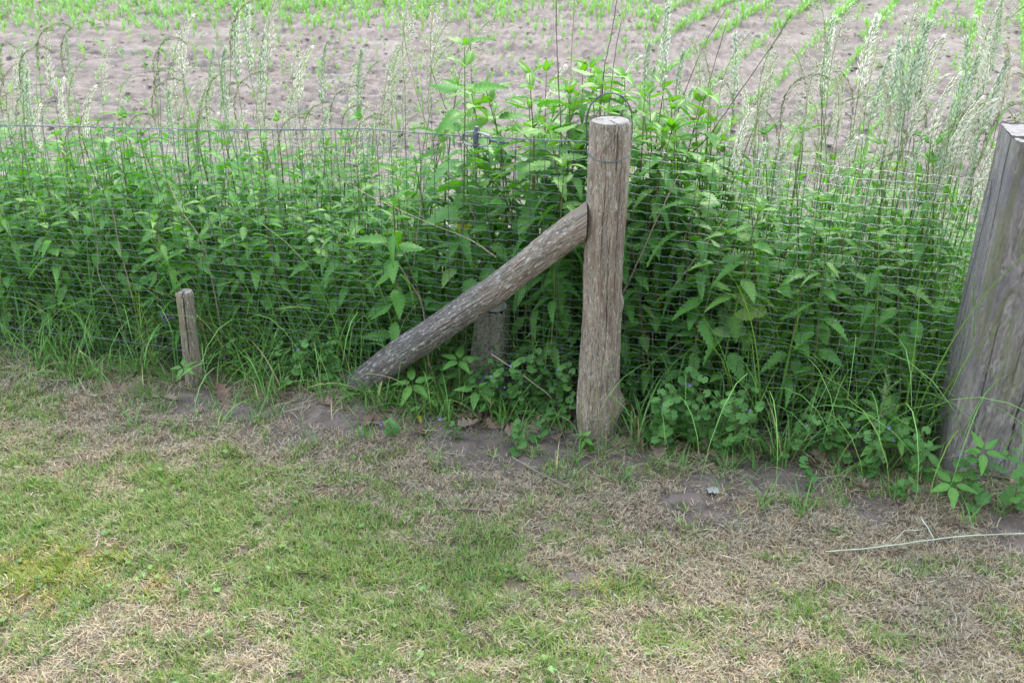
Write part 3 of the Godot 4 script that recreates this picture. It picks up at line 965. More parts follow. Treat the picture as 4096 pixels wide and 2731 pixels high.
func build_brace() -> void:
	var p0 := Vector3(-0.530, 0.028, -2.785)
	var p1 := Vector3(0.200, 0.680, -2.562)
	var o := thing("brace_log", "slanting grey weathered round log bracing the round fence post", "brace", p0)
	var e := p1 - p0
	var d := e.normalized()
	var prof := func(t: float) -> float:
		return 0.0435 + 0.0022 * sin(t * 6.0 + 0.5) + 0.002 * n3(t * 4.0, 7.0, 0.0)
	var cracks := [[0.05, 0.30, 0.52, 0.006, 0.0016], [0.5, 0.05, 0.3, 0.005, 0.0014], [-0.3, 0.4, 0.62, 0.005, 0.0014], [0.9, 0.2, 0.7, 0.005, 0.0015], [-0.7, 0.55, 0.9, 0.004, 0.0014], [0.3, 0.62, 0.8, 0.004, 0.0013]]
	var paint := func(a: float, t: float, s: float) -> Color:
		# nearly black film of old algae on the ground end, lichen flakes, greyer wood at the head
		var base := lin(0.14, 0.128, 0.12).lerp(lin(0.235, 0.198, 0.16), sstep(0.45, 0.9, t + 0.25 * n3(cos(a) * 2.0, s * 5.0, sin(a) * 2.0)))
		var c := wood_colour(a, s, base, 5.0, 0.0, 0.24, 0.0)
		var bl := n3(cos(a) * 4.0, s * 7.0 + 30.0, sin(a) * 4.0) + 0.5 * nz2.get_noise_3d(cos(a) * 18.0, s * 30.0, sin(a) * 18.0)
		if bl > -0.02 + 0.55 * t:
			c = c.lerp(lin(0.075, 0.068, 0.065), 0.72)
		return c
	var warp := func(t: float, _a: float) -> Vector3:
		return Vector3(0, 0.008 * sin(t * 9.0) * t + 0.010 * n3(t * 3.0, 1.0, 1.0), 0)
	# the head is sawn upright to butt against the post
	var side := d.cross(Vector3(0, 0, 1)).normalized()
	var head := func(a: float, r: float) -> float:
		var front := side.cross(d).normalized()
		if front.z < 0.0: front = -front
		var off := (front * cos(a) + side * sin(a)) * r
		return clampf(-off.x / d.x, -0.08, 0.08)
	var timber := part("timber", round_timber(Vector3.ZERO, e, prof, 200, 260, cracks, paint, warp, head), o)
	var nb := MB.new()
	nb.tube([Vector3(0, 0, 0), Vector3(0, 0, 0.0022), Vector3(0, 0, 0.003)], [0.0048, 0.0048, 0.002], [lin(0.33, 0.34, 0.38)], 14)
	var nail := e - d * 0.062 + Vector3(-0.012, 0.020, 0.040)
	part("nail", nb.done(M.steel), timber, Transform3D(Basis(Vector3(1, 0, 0), -0.45), nail))

func build_stake() -> void:
	var base := on(-1.040, -2.856)
	base.y -= 0.02
	var o := thing("short_stake", "short leaning round wooden stake split down its front", "stake", base)
	var e := Vector3(0.014, 0.352, 0.0)
	var prof := func(t: float) -> float:
		return 0.0275 - 0.0015 * t + 0.001 * sin(t * 7.0) - 0.003 * sstep(0.975, 1.0, t)
	var cracks := [[0.10, 0.36, 1.0, 0.016, 0.0034], [0.30, 0.05, 0.40, 0.007, 0.0015], [-0.6, 0.3, 0.6, 0.003, 0.0012], [0.5, 0.5, 0.9, 0.003, 0.0012]]
	var paint := func(a: float, t: float, s: float) -> Color:
		return wood_colour(a, s, lin(0.215, 0.188, 0.15), 9.0, -0.08, 0.06, 0.12 if angle_difference(0.0, a) < -0.25 else (0.05 if t < 0.45 else -0.2))
	var timber := part("timber", round_timber(Vector3.ZERO, e, prof, 150, 170, cracks, paint, func(_t, _a): return Vector3.ZERO, func(_a, _r): return 0.0), o)
	part("sawn_top", sawn_end(0.0238, Vector3(0.10, 0, -0.05), 0.10, 0.0030, lin(0.25, 0.235, 0.21)), timber, Transform3D(Basis(), e))
	# dark knot holes where nails were
	for q in [[-0.25, 0.115], [0.45, 0.105], [-0.15, 0.085]]:
		var b := MB.new()
		b.tube([Vector3(0, 0, -0.002), Vector3(0, 0, 0.0006)], [0.0030, 0.0026], [lin(0.08, 0.06, 0.06)], 9)
		part("knot", b.done(M.wood), timber, Transform3D(Basis(Vector3.UP, q[0]), Vector3(sin(q[0]) * 0.027 + 0.005, q[1], cos(q[0]) * 0.027)))
	# the black ring insulator screwed into its side
	var ins := thing("ring_insulator", "black ring insulator screwed into the side of the short stake", "insulator", base + Vector3(-0.047, 0.262, 0.004))
	var dk := lin(0.035, 0.035, 0.05)
	var b := MB.new()
	var rp := []
	for i in 29:
		var a := TAU * i / 28.0
		rp.append(Vector3(cos(a) * 0.0105, sin(a) * 0.0098, 0))
	b.tube(rp, [0.0046, 0.0046], [dk], 12, false)
	part("ring", b.done(M.plastic), ins, Transform3D(Basis(Vector3.UP, 0.3) * Basis(Vector3.RIGHT, -0.35), Vector3(-0.008, 0, 0)))
	b = MB.new()
	var sp := []; var sr := []
	for i in 17:
		sp.append(Vector3(0.004 + i * 0.0012, -0.001, 0)); sr.append(0.0042 if i % 3 else 0.0030)
	b.tube(sp, sr, [dk], 10)
	part("screw", b.done(M.plastic), ins)

func build_squared_post() -> void:
	var at := Vector3(1.338, -0.04, -2.415)
	var o := thing("squared_fence_post", "thick squared grey wooden post with a knot and long cracks", "fence post", at)
	o.rotation.y = -0.20
	var H := 1.005
	var b := MB.new()
	var hx := 0.112
	var hz := 0.098
	var rows := 260
	# outline with rounded corners, finely cut
	var outl := []
	var cr := 0.016
	for q in [[1, 1, 0.0], [1, -1, PI * 0.5], [-1, -1, PI], [-1, 1, PI * 1.5]]:
		for i in 9:
			var a: float = q[2] + PI * 0.5 * i / 8.0
			outl.append(Vector3(q[0] * (hx - cr) + sin(a) * cr, 0, q[1] * (hz - cr) + cos(a) * cr))
		var nq: Array = [[1, -1], [-1, -1], [-1, 1], [1, 1]][[0.0, PI * 0.5, PI, PI * 1.5].find(q[2])]
		var last: Vector3 = outl[-1]
		var na: float = q[2] + PI * 0.5
		var nextp := Vector3(nq[0] * (hx - cr) + sin(na) * cr, 0, nq[1] * (hz - cr) + cos(na) * cr)
		for i in range(1, 90):
			outl.append(last.lerp(nextp, i / 90.0))
	var n := outl.size()
	for j in rows + 1:
		var t := float(j) / rows
		var y := t * H
		for k in n:
			var p: Vector3 = outl[k]
			var nr := Vector3(clampf(p.x, -hx + cr, hx - cr), 0, clampf(p.z, -hz + cr, hz - cr))
			nr = (p - nr).normalized()
			if nr.length() < 0.5: nr = Vector3(0, 0, 1)
			var front := nr.z > 0.7
			# knot: the grain runs round it
			var kd := Vector2((p.x + 0.030) / 0.035, (y - 0.66) / 0.05)
			var kn := exp(-kd.length_squared()) if front else 0.0
			var gx := p.x + p.z * 1.3 + kn * 0.03 * signf(p.x + 0.030) + 0.008 * n3(y * 2.0, p.x * 3.0, p.z * 3.0)
			var grain := n3(gx * 70.0, y * 4.5, 3.0)
			var fine := n3(gx * 150.0, y * 34.0, p.z * 60.0)
			var r := 0.0016 * grain + 0.0009 * fine + 0.003 * n3(p.x * 5.0, y * 3.0, p.z * 5.0)
			if front:
				r += 0.003 * kn - 0.006 * exp(-kd.length_squared() * 14.0)
			var deep := 0.0
			# cracks: [where along x, from, to, half width, depth]
			if front:
				for q in [[-0.055, 0.12, 0.60, 0.0012, 0.007], [0.012, 0.32, 0.56, 0.0012, 0.007], [0.045, 0.05, 0.85, 0.0015, 0.010], [0.08, 0.3, 1.0, 0.0016, 0.011], [-0.04, 0.70, 1.0, 0.0012, 0.007]]:
					if t > q[1] and t < q[2]:
						var d := absf(p.x - q[0] - 0.006 * n3(y * 3.0, q[0] * 40.0, 0.0) - 0.002 * n3(y * 16.0, q[0] * 9.0, 3.0))
						if d < q[3]: deep = maxf(deep, q[4] * minf(1.0, minf(t - q[1], q[2] - t) * 9.0))
			elif nr.x < -0.7:
				# the wide drying crack in the side that runs out over the top
				for q in [[0.052, 0.52, 1.01, 0.0052, 0.045], [-0.03, 0.1, 0.85, 0.0017, 0.010], [0.02, 0.0, 0.5, 0.0015, 0.009]]:
					if t > q[1] and t < q[2]:
						var d := absf(p.z - q[0] - 0.010 * n3(y * 2.0, q[0] * 30.0, 0.0) - 0.002 * n3(y * 18.0, 1.0, 4.0) + 0.035 * (t - 0.75))
						var hw: float = q[3] * (sstep(q[1], 1.0, t) * 0.8 + 0.2 if q[2] > 1.0 else 1.0)
						if d < hw: deep = maxf(deep, q[4] * minf(1.0, (t - q[1]) * 6.0))
			var c := lin(0.215, 0.195, 0.186)
			var m := 1.0 + 0.30 * grain + 0.60 * fine + 0.25 * n3(p.x * 6.0, y * 2.0, p.z * 6.0)
			c = lin(c.r * m, c.g * m, c.b * m)
			var wn := n3(p.x * 30.0 + 5.0, y * 10.0, p.z * 30.0) + 0.4 * fine
			if wn > 0.36: c = c.lerp(lin(0.38, 0.35, 0.33), 0.5)
			var dn := n3(p.x * 12.0 + 50.0, y * 4.0, p.z * 12.0) + 0.5 * fine
			if dn > 0.30: c = c.lerp(lin(0.14, 0.13, 0.15), 0.6)
			# green algae in streaks on the corner and the side
			var al := nz2.get_noise_3d(gx * 30.0, y * 2.0 + 9.0, 1.0) + (0.30 if (p.x < -hx + 0.03 and p.z > 0.05) or nr.x < -0.7 and absf(p.z) > 0.075 else -0.25) + 0.3 * fine
			if al > 0.12: c = c.lerp(lin(0.135, 0.15, 0.07), minf(0.55, (al - 0.12) * 1.6))
			if front and kd.length() < 0.75 and kd.length() > 0.30: c = c.lerp(lin(0.27, 0.245, 0.23), 0.4)
			p += nr * (r - deep)
			p.y = y
			if j == rows: p += Vector3(0, 0.006 * n3(p.x * 20.0, 0, p.z * 20.0), 0)
			b.add(p, c)
	for j in rows:
		for k in n:
			var a := j * n + k
			var d := j * n + (k + 1) % n
			b.quad(a, a + n, d + n, d)
	part("timber", b.done(M.wood), o)
	# rough sawn top, cleft by the crack
	var tb := MB.new()
	var g := 44
	for j in g + 1:
		for i in g + 1:
			var x := lerpf(-hx + 0.003, hx - 0.003, i / float(g))
			var z := lerpf(-hz + 0.003, hz - 0.003, j / float(g))
			var y := H - 0.001 + 0.0022 * n3(x * 60.0, 0, z * 60.0) - 0.002 * absf(sin(x * 60.0))
			var cd := absf(z - 0.050 + 0.009 + (x + hx) * -0.35)
			if cd < 0.005 and x < 0.06: y -= 0.05
			var m := 1.0 + 0.4 * n3(x * 50.0, 3, z * 50.0)
			tb.add(Vector3(x, y, z), lin(0.22 * m, 0.205 * m, 0.20 * m))
	for j in g:
		for i in g:
			var a := j * (g + 1) + i
			tb.quad(a, a + 1, a + g + 2, a + g + 1)
	part("sawn_top", tb.done(M.wood), o)

func build_concrete_post() -> void:
	var o := thing("concrete_post", "rough old concrete post stump behind the wire mesh under the brace", "concrete post", behind(-0.078, 0.10) - Vector3(0, 0.03, 0))
	o.rotation.y = -0.22
	var b := MB.new()
	var rows := 90
	var n := 96
	for j in rows + 1:
		var t := float(j) / rows
		var y := t * 0.34
		var h := lerpf(0.066, 0.046, t)
		for k in n:
			var a := TAU * k / n
			var q := maxf(absf(cos(a)), absf(sin(a)))
			var rad := h * minf(1.0 / q, 1.22)
			var gr := nz2.get_noise_3d(cos(a) * 14.0, y * 260.0, sin(a) * 14.0)
			var g2 := n3(cos(a) * 3.0, y * 20.0, sin(a) * 3.0)
			rad += 0.0022 * gr + 0.002 * g2
			if j == rows: rad *= 0.9
			var m := 1.0 + 0.7 * gr + 0.35 * g2
			var c := lin(0.165 * m, 0.16 * m, 0.13 * m)
			if g2 + 0.5 * gr > 0.3: c = c.lerp(lin(0.21, 0.21, 0.165), 0.6)
			b.add(Vector3(sin(a) * rad + 0.02 * t, y + (0.02 * g2 if j == rows else 0.0), cos(a) * rad), c)
	for j in rows:
		for k in n:
			var a := j * n + k
			var d := j * n + (k + 1) % n
			b.quad(a, a + n, d + n, d)
	part("shaft", b.done(M.stone), o)
	var tb := MB.new()
	var c0 := tb.add(Vector3(0.02, 0.346, 0), lin(0.25, 0.24, 0.21))
	for k in 32:
		var a := TAU * k / 32.0
		tb.add(Vector3(0.02 + sin(a) * 0.044, 0.341 + 0.006 * n3(cos(a) * 3.0, 0, sin(a) * 3.0), cos(a) * 0.044), lin(0.23, 0.22, 0.19))
	for k in 32:
		tb.tri(c0, 1 + (k + 1) % 32, 1 + k)
	part("broken_top", tb.done(M.stone), o)

# ---------------------------------------------------------------- oaks behind the viewer, whose leaves lie under the fence and whose crowns close off the sky there
func build_oak(at: Vector3, h: float, r: float, label: String) -> void:
	var o := thing("oak_tree", label, "tree", at)
	var bark := lin(0.14, 0.115, 0.09)
	var b := MB.new()
	var pts := []; var rad := []
	for i in 9:
		var t := i / 8.0
		pts.append(Vector3(0.12 * sin(t * 3.0), h * 0.62 * t, 0.10 * sin(t * 4.0 + 1.0)))
		rad.append(lerpf(0.30, 0.10, t) + (0.10 if i == 0 else 0.0))
	b.tube(pts, rad, [bark], 14)
	part("trunk", b.done(M.wood), o)
	for k in 9:
		var a := k * 2.4
		var y0 := h * lerpf(0.28, 0.60, k / 8.0)
		var e := Vector3(cos(a) * r * 0.75, y0 + rr(0.4, 1.6), sin(a) * r * 0.75)
		b = MB.new()
		b.tube([Vector3(0, y0, 0), Vector3(e.x * 0.4, y0 + 0.4, e.z * 0.4), e], [0.11, 0.07, 0.02], [bark], 8)
		part("limb", b.done(M.wood), o)
	var w := []; var ki := []; var ti := []
	for i in 3800:
		var d := Vector3(rr(-1, 1), rr(-1, 1), rr(-1, 1))
		if d.length() > 1.0: continue
		if d.length() < 0.45 or n3(d.x * 2.2 + at.x, d.y * 2.2, d.z * 2.2) < -0.25: continue
		var p := Vector3(d.x * r, h * 0.62 + d.y * h * 0.40, d.z * r)
		w.append(turned(p, Vector3.ONE * rr(0.22, 0.42), 1.2)); ki.append(rng.randi() % 2); ti.append(rng.randi() % 6)
	var lf := []
	for q in 2:
		var m := MB.new()
		for k in 7:
			var az := k * 0.9 + q
			var dir := Vector3(cos(az), rr(-0.4, 0.4), sin(az))
			var s := Vector3(-sin(az), rr(-0.5, 0.5), cos(az)) * 0.26
			var c := vary(lin(0.075, 0.15, 0.04), 0.2)
			var i0 := m.add(dir * 0.1, c); var i1 := m.add(dir * 0.55 + s, c); var i2 := m.add(dir, c); var i3 := m.add(dir * 0.55 - s, c)
			m.quad(i0, i1, i2, i3)
		lf.append(m.done(M.leaf))
	var crown := baked(lf, w, ki, ti)
	part("crown", crown, o).set_meta("kind", "stuff")

# ---------------------------------------------------------------- scene
func _ready() -> void:
	rng.seed = 20240611
	nz.noise_type = FastNoiseLite.TYPE_SIMPLEX_SMOOTH
	nz.seed = 3
	nz.frequency = 1.0
	nz.fractal_octaves = 3
	nz2.noise_type = FastNoiseLite.TYPE_SIMPLEX
	nz2.seed = 11
	nz2.frequency = 1.0
	nz2.fractal_type = FastNoiseLite.FRACTAL_NONE

	# camera: eye height, looking down over the fence
	var cam := Camera3D.new()
	cam.name = "camera"
	add_child(cam)
	cam.position = Vector3(0, 1.6, 0)
	cam.rotation_degrees = Vector3(-26.5, 0, 0)
	cam.fov = 37.84
	cam.near = 0.05
	cam.far = 1000.0
	cam.current = true
	var lens := CameraAttributesPhysical.new()
	lens.frustum_focal_length = 35.0
	lens.frustum_focus_distance = 2.75
	lens.exposure_aperture = 6.3
	cam.attributes = lens

	# bright overcast sky
	var sky_m := ProceduralSkyMaterial.new()
	sky_m.sky_top_color = Color(0.78, 0.84, 0.92)
	sky_m.sky_horizon_color = Color(0.90, 0.92, 0.94)
	sky_m.sky_curve = 0.2
	sky_m.ground_bottom_color = Color(0.30, 0.28, 0.25)
	sky_m.ground_horizon_color = Color(0.60, 0.60, 0.56)
	sky_m.sun_angle_max = 0.0
	var sky := Sky.new()
	sky.sky_material = sky_m
	var env := Environment.new()
	env.background_mode = Environment.BG_SKY
	env.sky = sky
	env.background_energy_multiplier = 1.0
	env.ambient_light_source = Environment.AMBIENT_SOURCE_SKY
	env.tonemap_mode = Environment.TONE_MAPPER_LINEAR
	env.tonemap_exposure = 4.1
	env.sdfgi_enabled = true
	env.ssao_enabled = true
	env.ssil_enabled = true
	var we := WorldEnvironment.new()
	we.name = "environment"
	we.environment = env
	add_child(we)
	var sun := DirectionalLight3D.new()
	sun.name = "sun"
	sun.light_energy = 0.5
	sun.light_color = Color(1.0, 0.97, 0.92)
	sun.light_angular_distance = 14.0
	sun.shadow_enabled = true
	add_child(sun)
	sun.look_at_from_position(Vector3(2.0, 4.6, -4.0), Vector3.ZERO)

	materials()
	leaf_kinds()

	# the setting
	var xs := steps([-300.0, [-40.0, 26.0], [-8.0, 1.6], [-2.6, 0.055], [2.6, 0.02], [8.0, 0.055], [40.0, 1.6], [300.0, 26.0]])
	ground_strip("lawn_ground", steps([200.0, [20.0, 20.0], [-0.6, 1.0], [-3.3, 0.018]]), xs, M.soil, "mown lawn soil in front of the wire fence")
	ground_strip("field", steps([-3.3, [-8.0, 0.026], [-15.0, 0.055], [-30.0, 0.4], [-60.0, 3.0], [-500.0, 40.0]]), xs, M.soil, "tilled bare field beyond the wire fence")
	build_round_post()
	build_brace()
	build_stake()
	build_squared_post()
	build_concrete_post()
	build_fence()
	build_oak(Vector3(-3.2, 0, 5.4), 8.5, 3.2, "spreading oak tree behind the viewer on the side of the short stake")
	build_oak(Vector3(1.2, 0, 6.4), 9.0, 3.4, "tall oak tree directly behind the viewer")
	build_oak(Vector3(5.4, 0, 4.8), 8.0, 3.0, "oak tree behind the viewer on the side of the squared post")
	var tx := -0.099
	build_tensioner(Vector3(tx, 0.880, zf(tx) + 0.016), Vector3(0, -0.23, -0.06), "grey ratchet wire tensioner on the top wire of the fence")
	build_tensioner(Vector3(-0.090, 0.125, zf(-0.09) + 0.020), Vector3(-0.9, -0.3, -0.25), "grey wire tensioner low in the mesh behind small leaves")

	plants()
	litter()
	lawn()
	seedlings()

func materials() -> void:
	M.leaf = mat(0.50, 0.42, Color(0.75, 0.90, 0.25))
	M.grass = mat(0.48, 0.42, Color(0.6, 0.7, 0.25))
	M.seed = mat(0.7, 0.3, Color(0.7, 0.7, 0.55))
	M.dry = mat(0.8, 0.3, Color(0.25, 0.22, 0.15))
	M.wood = mat(0.9, 0.3)
	M.stone = mat(0.95, 0.3)
	M.wire = mat(0.42, 0.5)
	M.wire.metallic = 0.55
	M.steel = mat(0.6, 0.4)
	M.steel.metallic = 0.15
	M.plastic = mat(0.45, 0.5)
	M.petal = mat(0.6, 0.3, Color(0.5, 0.4, 0.8))
	M.soil = mat(0.97, 0.2)
	var gn := NoiseTexture2D.new()
	var f := FastNoiseLite.new()
	f.noise_type = FastNoiseLite.TYPE_SIMPLEX
	f.frequency = 0.03
	f.fractal_octaves = 5
	f.seed = 5
	gn.noise = f
	gn.width = 512
	gn.height = 512
	gn.seamless = true
	M.soil.heightmap_enabled = true
	M.soil.heightmap_texture = gn
	M.soil.heightmap_scale = 0.5
	M.soil.uv1_triplanar = true
	M.soil.uv1_world_triplanar = true
	M.soil.uv1_scale = Vector3(3.1, 3.1, 3.1)

func plants() -> void:
	# leaf blades for the grasses
	var g1 := lin(0.115, 0.265, 0.062)
	var g2 := lin(0.16, 0.32, 0.08)
	for q in [[1.45, 0.9, 0.0], [1.4, 0.2, 0.4], [1.35, -0.5, 0.8], [1.5, -1.1, 0.3], [1.25, -0.9, 1.2], [1.5, 0.6, 1.5]]:
		blades.append(blade_mesh(q[0], q[1], 0.0062, g1, g2, q[2]))
		blades.append(blade_mesh(q[0] - 0.1, q[1] - 0.2, 0.0050, g2, g2, -q[2]))
	for q in [[1.4, 0.2, 0.6], [1.3, -0.9, 0.3]]:
		pale_blades.append(blade_mesh(q[0], q[1], 0.005, lin(0.40, 0.34, 0.17), lin(0.46, 0.38, 0.22), q[2], M.dry))
	for k in 3:
		for c in 3:
			var pale := [1.0, 0.86, 0.7][c] as float
			var hc: Color = [lin(0.36, 0.38, 0.20), lin(0.84, 0.84, 0.74), lin(0.60, 0.64, 0.46)][k]
			heads[k].append(seed_head(k, lin(hc.r * pale, hc.g * lerpf(pale, 1.0, 0.4), hc.b * pale)))
	for c in [lin(0.105, 0.25, 0.065), lin(0.125, 0.285, 0.075), lin(0.09, 0.22, 0.06)]:
		ivy_leaves.append(round_leaf(0.0165, c))
	flower_mesh = flower()
	for c in [lin(0.15, 0.35, 0.07), lin(0.13, 0.31, 0.07)]:
		elder_leaf.append(leaflet(1.0, 0.52, c, 0.18))
		elder_leaf.append(leaflet(1.0, 0.46, c, 0.3))

	# nettles: patterns first, then every plant a copy
	var low := []
	var tall := []
	for i in 10:
		low.append(make_nettle(0.68, rr(0.066, 0.088), rng.randi_range(9, 11), i % 3 != 0))
	for i in 7:
		tall.append(make_nettle(1.0, rr(0.086, 0.104), rng.randi_range(12, 14), true))
	var fresh := {}
	var spots_n := []
	# the tallest nettles over the brace and round the post: [x, behind, height]
	for q in [[0.085, 0.20, 1.03], [0.01, 0.28, 0.93], [0.19, 0.25, 0.95], [0.13, 0.12, 0.80], [0.30, 0.30, 0.98], [0.38, 0.22, 0.96], [0.45, 0.30, 0.93], [0.53, 0.24, 0.95], [0.24, 0.38, 0.98], [-0.04, 0.40, 0.92], [0.35, 0.42, 0.97], [0.48, 0.45, 0.93], [0.10, 0.45, 0.94], [0.58, 0.38, 0.86], [-0.10, 0.30, 0.80], [0.22, 0.50, 0.95], [0.42, 0.12, 0.86], [0.03, 0.13, 0.86], [0.62, 0.2, 0.80], [0.15, 0.33, 1.0], [0.33, 0.16, 0.90], [0.50, 0.15, 0.82], [0.06, 0.36, 0.98], [0.27, 0.22, 0.92], [0.40, 0.35, 0.99], [0.55, 0.30, 0.92], [-0.02, 0.20, 0.84], [0.18, 0.15, 0.88], [0.12, 0.52, 0.95], [0.44, 0.50, 0.98], [-0.14, 0.40, 0.84], [0.31, 0.50, 1.0], [0.64, 0.42, 0.84], [0.08, 0.26, 0.95], [0.47, 0.21, 0.90]]:
		spots_n.append([q[0], q[1], q[2], true])
	for rowb in [[0.05, 0.16, 0.062, 0.60], [0.17, 0.32, 0.062, 0.67], [0.33, 0.50, 0.066, 0.68], [0.51, 0.74, 0.076, 0.64]]:
		var x := -2.0
		while x < 1.26:
			x += rowb[2] * rr(0.6, 1.4) * (1.15 if x > 0.75 else 1.0)
			var h: float = rowb[3] * rr(0.80, 1.15)
			if x > -0.25 and x < 0.62: h *= 1.2
			elif x > 0.62: h *= 1.1
			if x > 1.05 and rng.randf() < 0.3: continue
			var bb := rr(rowb[0], rowb[1])
			if x > -0.20 and x < 0.05 and bb < 0.20: continue      # the concrete stump stands here
			spots_n.append([x, bb, h, false])
	for q in spots_n:
		var l: Array = tall if q[3] else low
		var src: Node3D = l[rng.randi() % l.size()]
		var s: float = q[2] / (1.0 if q[3] else 0.68)
		var ws := lerpf(s, 1.0, 0.5)
		var t := Transform3D((Basis(Vector3(rr(-1, 1), 0, rr(-1, 1)).normalized(), rr(0.0, 0.12)) * Basis(Vector3.UP, rr(0, TAU))).scaled_local(Vector3(ws, s, ws)), behind(q[0], q[1]) - Vector3(0, 0.01, 0))
		var zn := zone(q[0])
		var hw: String = "low" if q[2] < 0.58 else ("high" if q[2] > 0.72 else "middling")
		var label: String
		var group: String
		if q[3]:
			label = "tall nettle with pale toothed leaves " + zn
			group = "tall nettles " + zn
		elif q[1] < 0.33:
			label = hw + " nettle with toothed leaves close behind the mesh " + zn
			group = hw + " nettles at the mesh " + zn
		else:
			label = hw + " nettle at the edge of the field " + zn
			group = hw + " nettles at the field edge " + zn
		if not fresh.has(src):
			fresh[src] = true
			src.transform = t
			src.set_meta("label", label)
			if group != "": src.set_meta("group", group)
		else:
			var o := copy(src, t, label, group)
			if group == "": o.remove_meta("group")
	for l in [low, tall]:
		for o in l:
			if not fresh.has(o): o.free()
	var big := make_nettle(1.07, 0.112, 12, true)
	big.position = behind(-0.150, 0.13)
	big.rotation.y = 0.5
	big.set_meta("label", "tallest nettle with large drooping toothed leaves above the wire tensioner")

	# grasses gone to seed
	var protos := [[], [], []]
	for k in 3:
		for i in 4: protos[k].append(make_seed_grass(k))
	var todo := []
	for q in head_spec: todo.append([q[0], q[1]])
	for i in 100:
		var x := rr(-2.0, -0.35)
		todo.append([Vector3(x, rr(0.66, 0.94), zf(x) - rr(0.15, 0.8)), [0, 1, 2, 2, 0][rng.randi() % 5]])
	for i in 85:
		var x := 1.42 - pow(rng.randf(), 1.5) * 0.85
		todo.append([Vector3(x, rr(0.74, 1.06), zf(x) - rr(0.2, 0.85)), [1, 1, 1, 2, 0, 0][rng.randi() % 6]])
	for i in 10:
		var x := rr(-0.3, 0.6)
		todo.append([Vector3(x, rr(0.75, 0.95), zf(x) - rr(0.4, 0.8)), [1, 2][rng.randi() % 2]])
	var kindname := ["slender nodding seed head", "pale dense seed head", "loose feathery seed head"]
	for q in todo:
		var k: int = q[1]
		var p: Vector3 = q[0]
		var src: Node3D = protos[k][rng.randi() % 4]
		var s := p.y / 0.965
		var az := rr(-1.0, 1.0) if p.x < 0.5 or rng.randf() < 0.6 else rr(1.8, 4.4)
		var bs := Basis(Vector3(rr(-1, 1), 0, rr(-1, 1)).normalized(), rr(0.0, 0.16)) * Basis(Vector3.UP, az)
		var off: float = [0.12, 0.06, 0.05][k] * s
		var base := Vector3(p.x - off * cos(az), 0, p.z + off * sin(az))
		base.y = gh(base.x, base.z) - 0.01
		var t := Transform3D(bs.scaled_local(Vector3(s, s, s)), base)
		var zn := zone(base.x)
		var label: String = "tall grass with " + kindname[k] + " " + zn
		var group: String = "grasses with " + kindname[k] + " " + zn
		if not fresh.has(src):
			fresh[src] = true
			src.transform = t
			src.set_meta("label", label); src.set_meta("group", group)
		else:
			copy(src, t, label, group)
	for l in protos:
		for o in l:
			if not fresh.has(o): o.free()

	# leafy grass tufts: at the foot of the fence and among the nettles
	var tp := []
	for i in 5: tp.append(make_tuft(rng.randi_range(9, 13), 0.14, 0.34, 0.018, 0.9))
	for i in 3: tp.append(make_tuft(rng.randi_range(9, 12), 0.05, 0.13, 0.015, 0.65))
	var tt := []
	for i in 80:                                  # close in front of the mesh
		var x := rr(-1.75, 1.15)
		if absf(x - 0.254) < 0.09 or absf(x + 1.04) < 0.05: continue
		tt.append([x, -rr(0.0, 0.13), rr(0.45, 0.95), rng.randi() % 5, "in front of the mesh foot"])
	for i in 36:                                  # behind the mesh, left part thick with grass
		var x := rr(-1.95, -0.6)
		tt.append([x, rr(0.03, 0.3), rr(0.9, 1.5), rng.randi() % 5, "among the nettles"])
	for i in 34:
		var x := rr(0.45, 1.25)
		tt.append([x, rr(0.03, 0.45), rr(0.9, 1.7), rng.randi() % 5, "among the nettles"])
	for i in 20:
		var x := rr(-0.6, 0.45)
		tt.append([x, rr(0.05, 0.45), rr(0.7, 1.2), rng.randi() % 5, "among the nettles"])
	for i in 110:                                 # lower ones that the mower missed
		var x := rr(-1.5, 1.3)
		var b := -rr(0.06, 0.34)
		if bareness(x, zf(x) - b) > 0.75: continue
		tt.append([x, b, rr(0.5, 1.1), 5 + rng.randi() % 3, "on the lawn edge"])
	for q in [[0.02, -0.20, 0.9], [0.07, -0.22, 0.8], [0.33, -0.12, 1.1], [0.22, -0.13, 1.1], [0.62, -0.16, 1.1], [0.70, -0.14, 1.2], [0.42, -0.20, 1.0], [-0.52, -0.12, 1.0], [-0.58, -0.10, 1.6], [-0.50, -0.09, 1.7], [-0.44, -0.12, 1.4], [-0.36, -0.14, 1.2], [1.05, -0.2, 1.0]]:
		tt.append([q[0], q[1], q[2], 5 + rng.randi() % 3, "on the lawn edge"])
	for q in tt:
		var src: Node3D = tp[q[3]]
		var s: float = q[2]
		var t := Transform3D(Basis(Vector3.UP, rr(0, TAU)).scaled_local(Vector3(s, s, s)), behind(q[0], q[1]))
		var label: String = "tuft of green grass blades " + q[4] + " " + zone(q[0])
		var group: String = "grass tufts " + q[4] + " " + zone(q[0])
		if not fresh.has(src):
			fresh[src] = true
			src.transform = t
			src.set_meta("label", label); src.set_meta("group", group)
		else:
			copy(src, t, label, group)
	for o in tp:
		if not fresh.has(o): o.free()

	# ground ivy creeping along the foot of the fence
	var ip := []
	for i in 5: ip.append(make_ground_ivy(rng.randi_range(9, 13), rr(0.14, 0.22), [0, 0, 0, 2, 1][i]))
	for i in 3: ip.append(make_ground_ivy(rng.randi_range(6, 9), rr(0.05, 0.09), [0, 1, 0][i]))
	var it := []
	for i in 36: it.append([rr(0.33, 1.15), -rr(-0.03, 0.12), rr(0.8, 1.25), rng.randi() % 5])
	for i in 30: it.append([rr(-0.20, 0.18), -rr(-0.04, 0.06), rr(0.8, 1.3), rng.randi() % 5])
	for i in 12: it.append([rr(-0.95, -0.5), -rr(-0.03, 0.08), rr(0.7, 1.1), rng.randi() % 5])
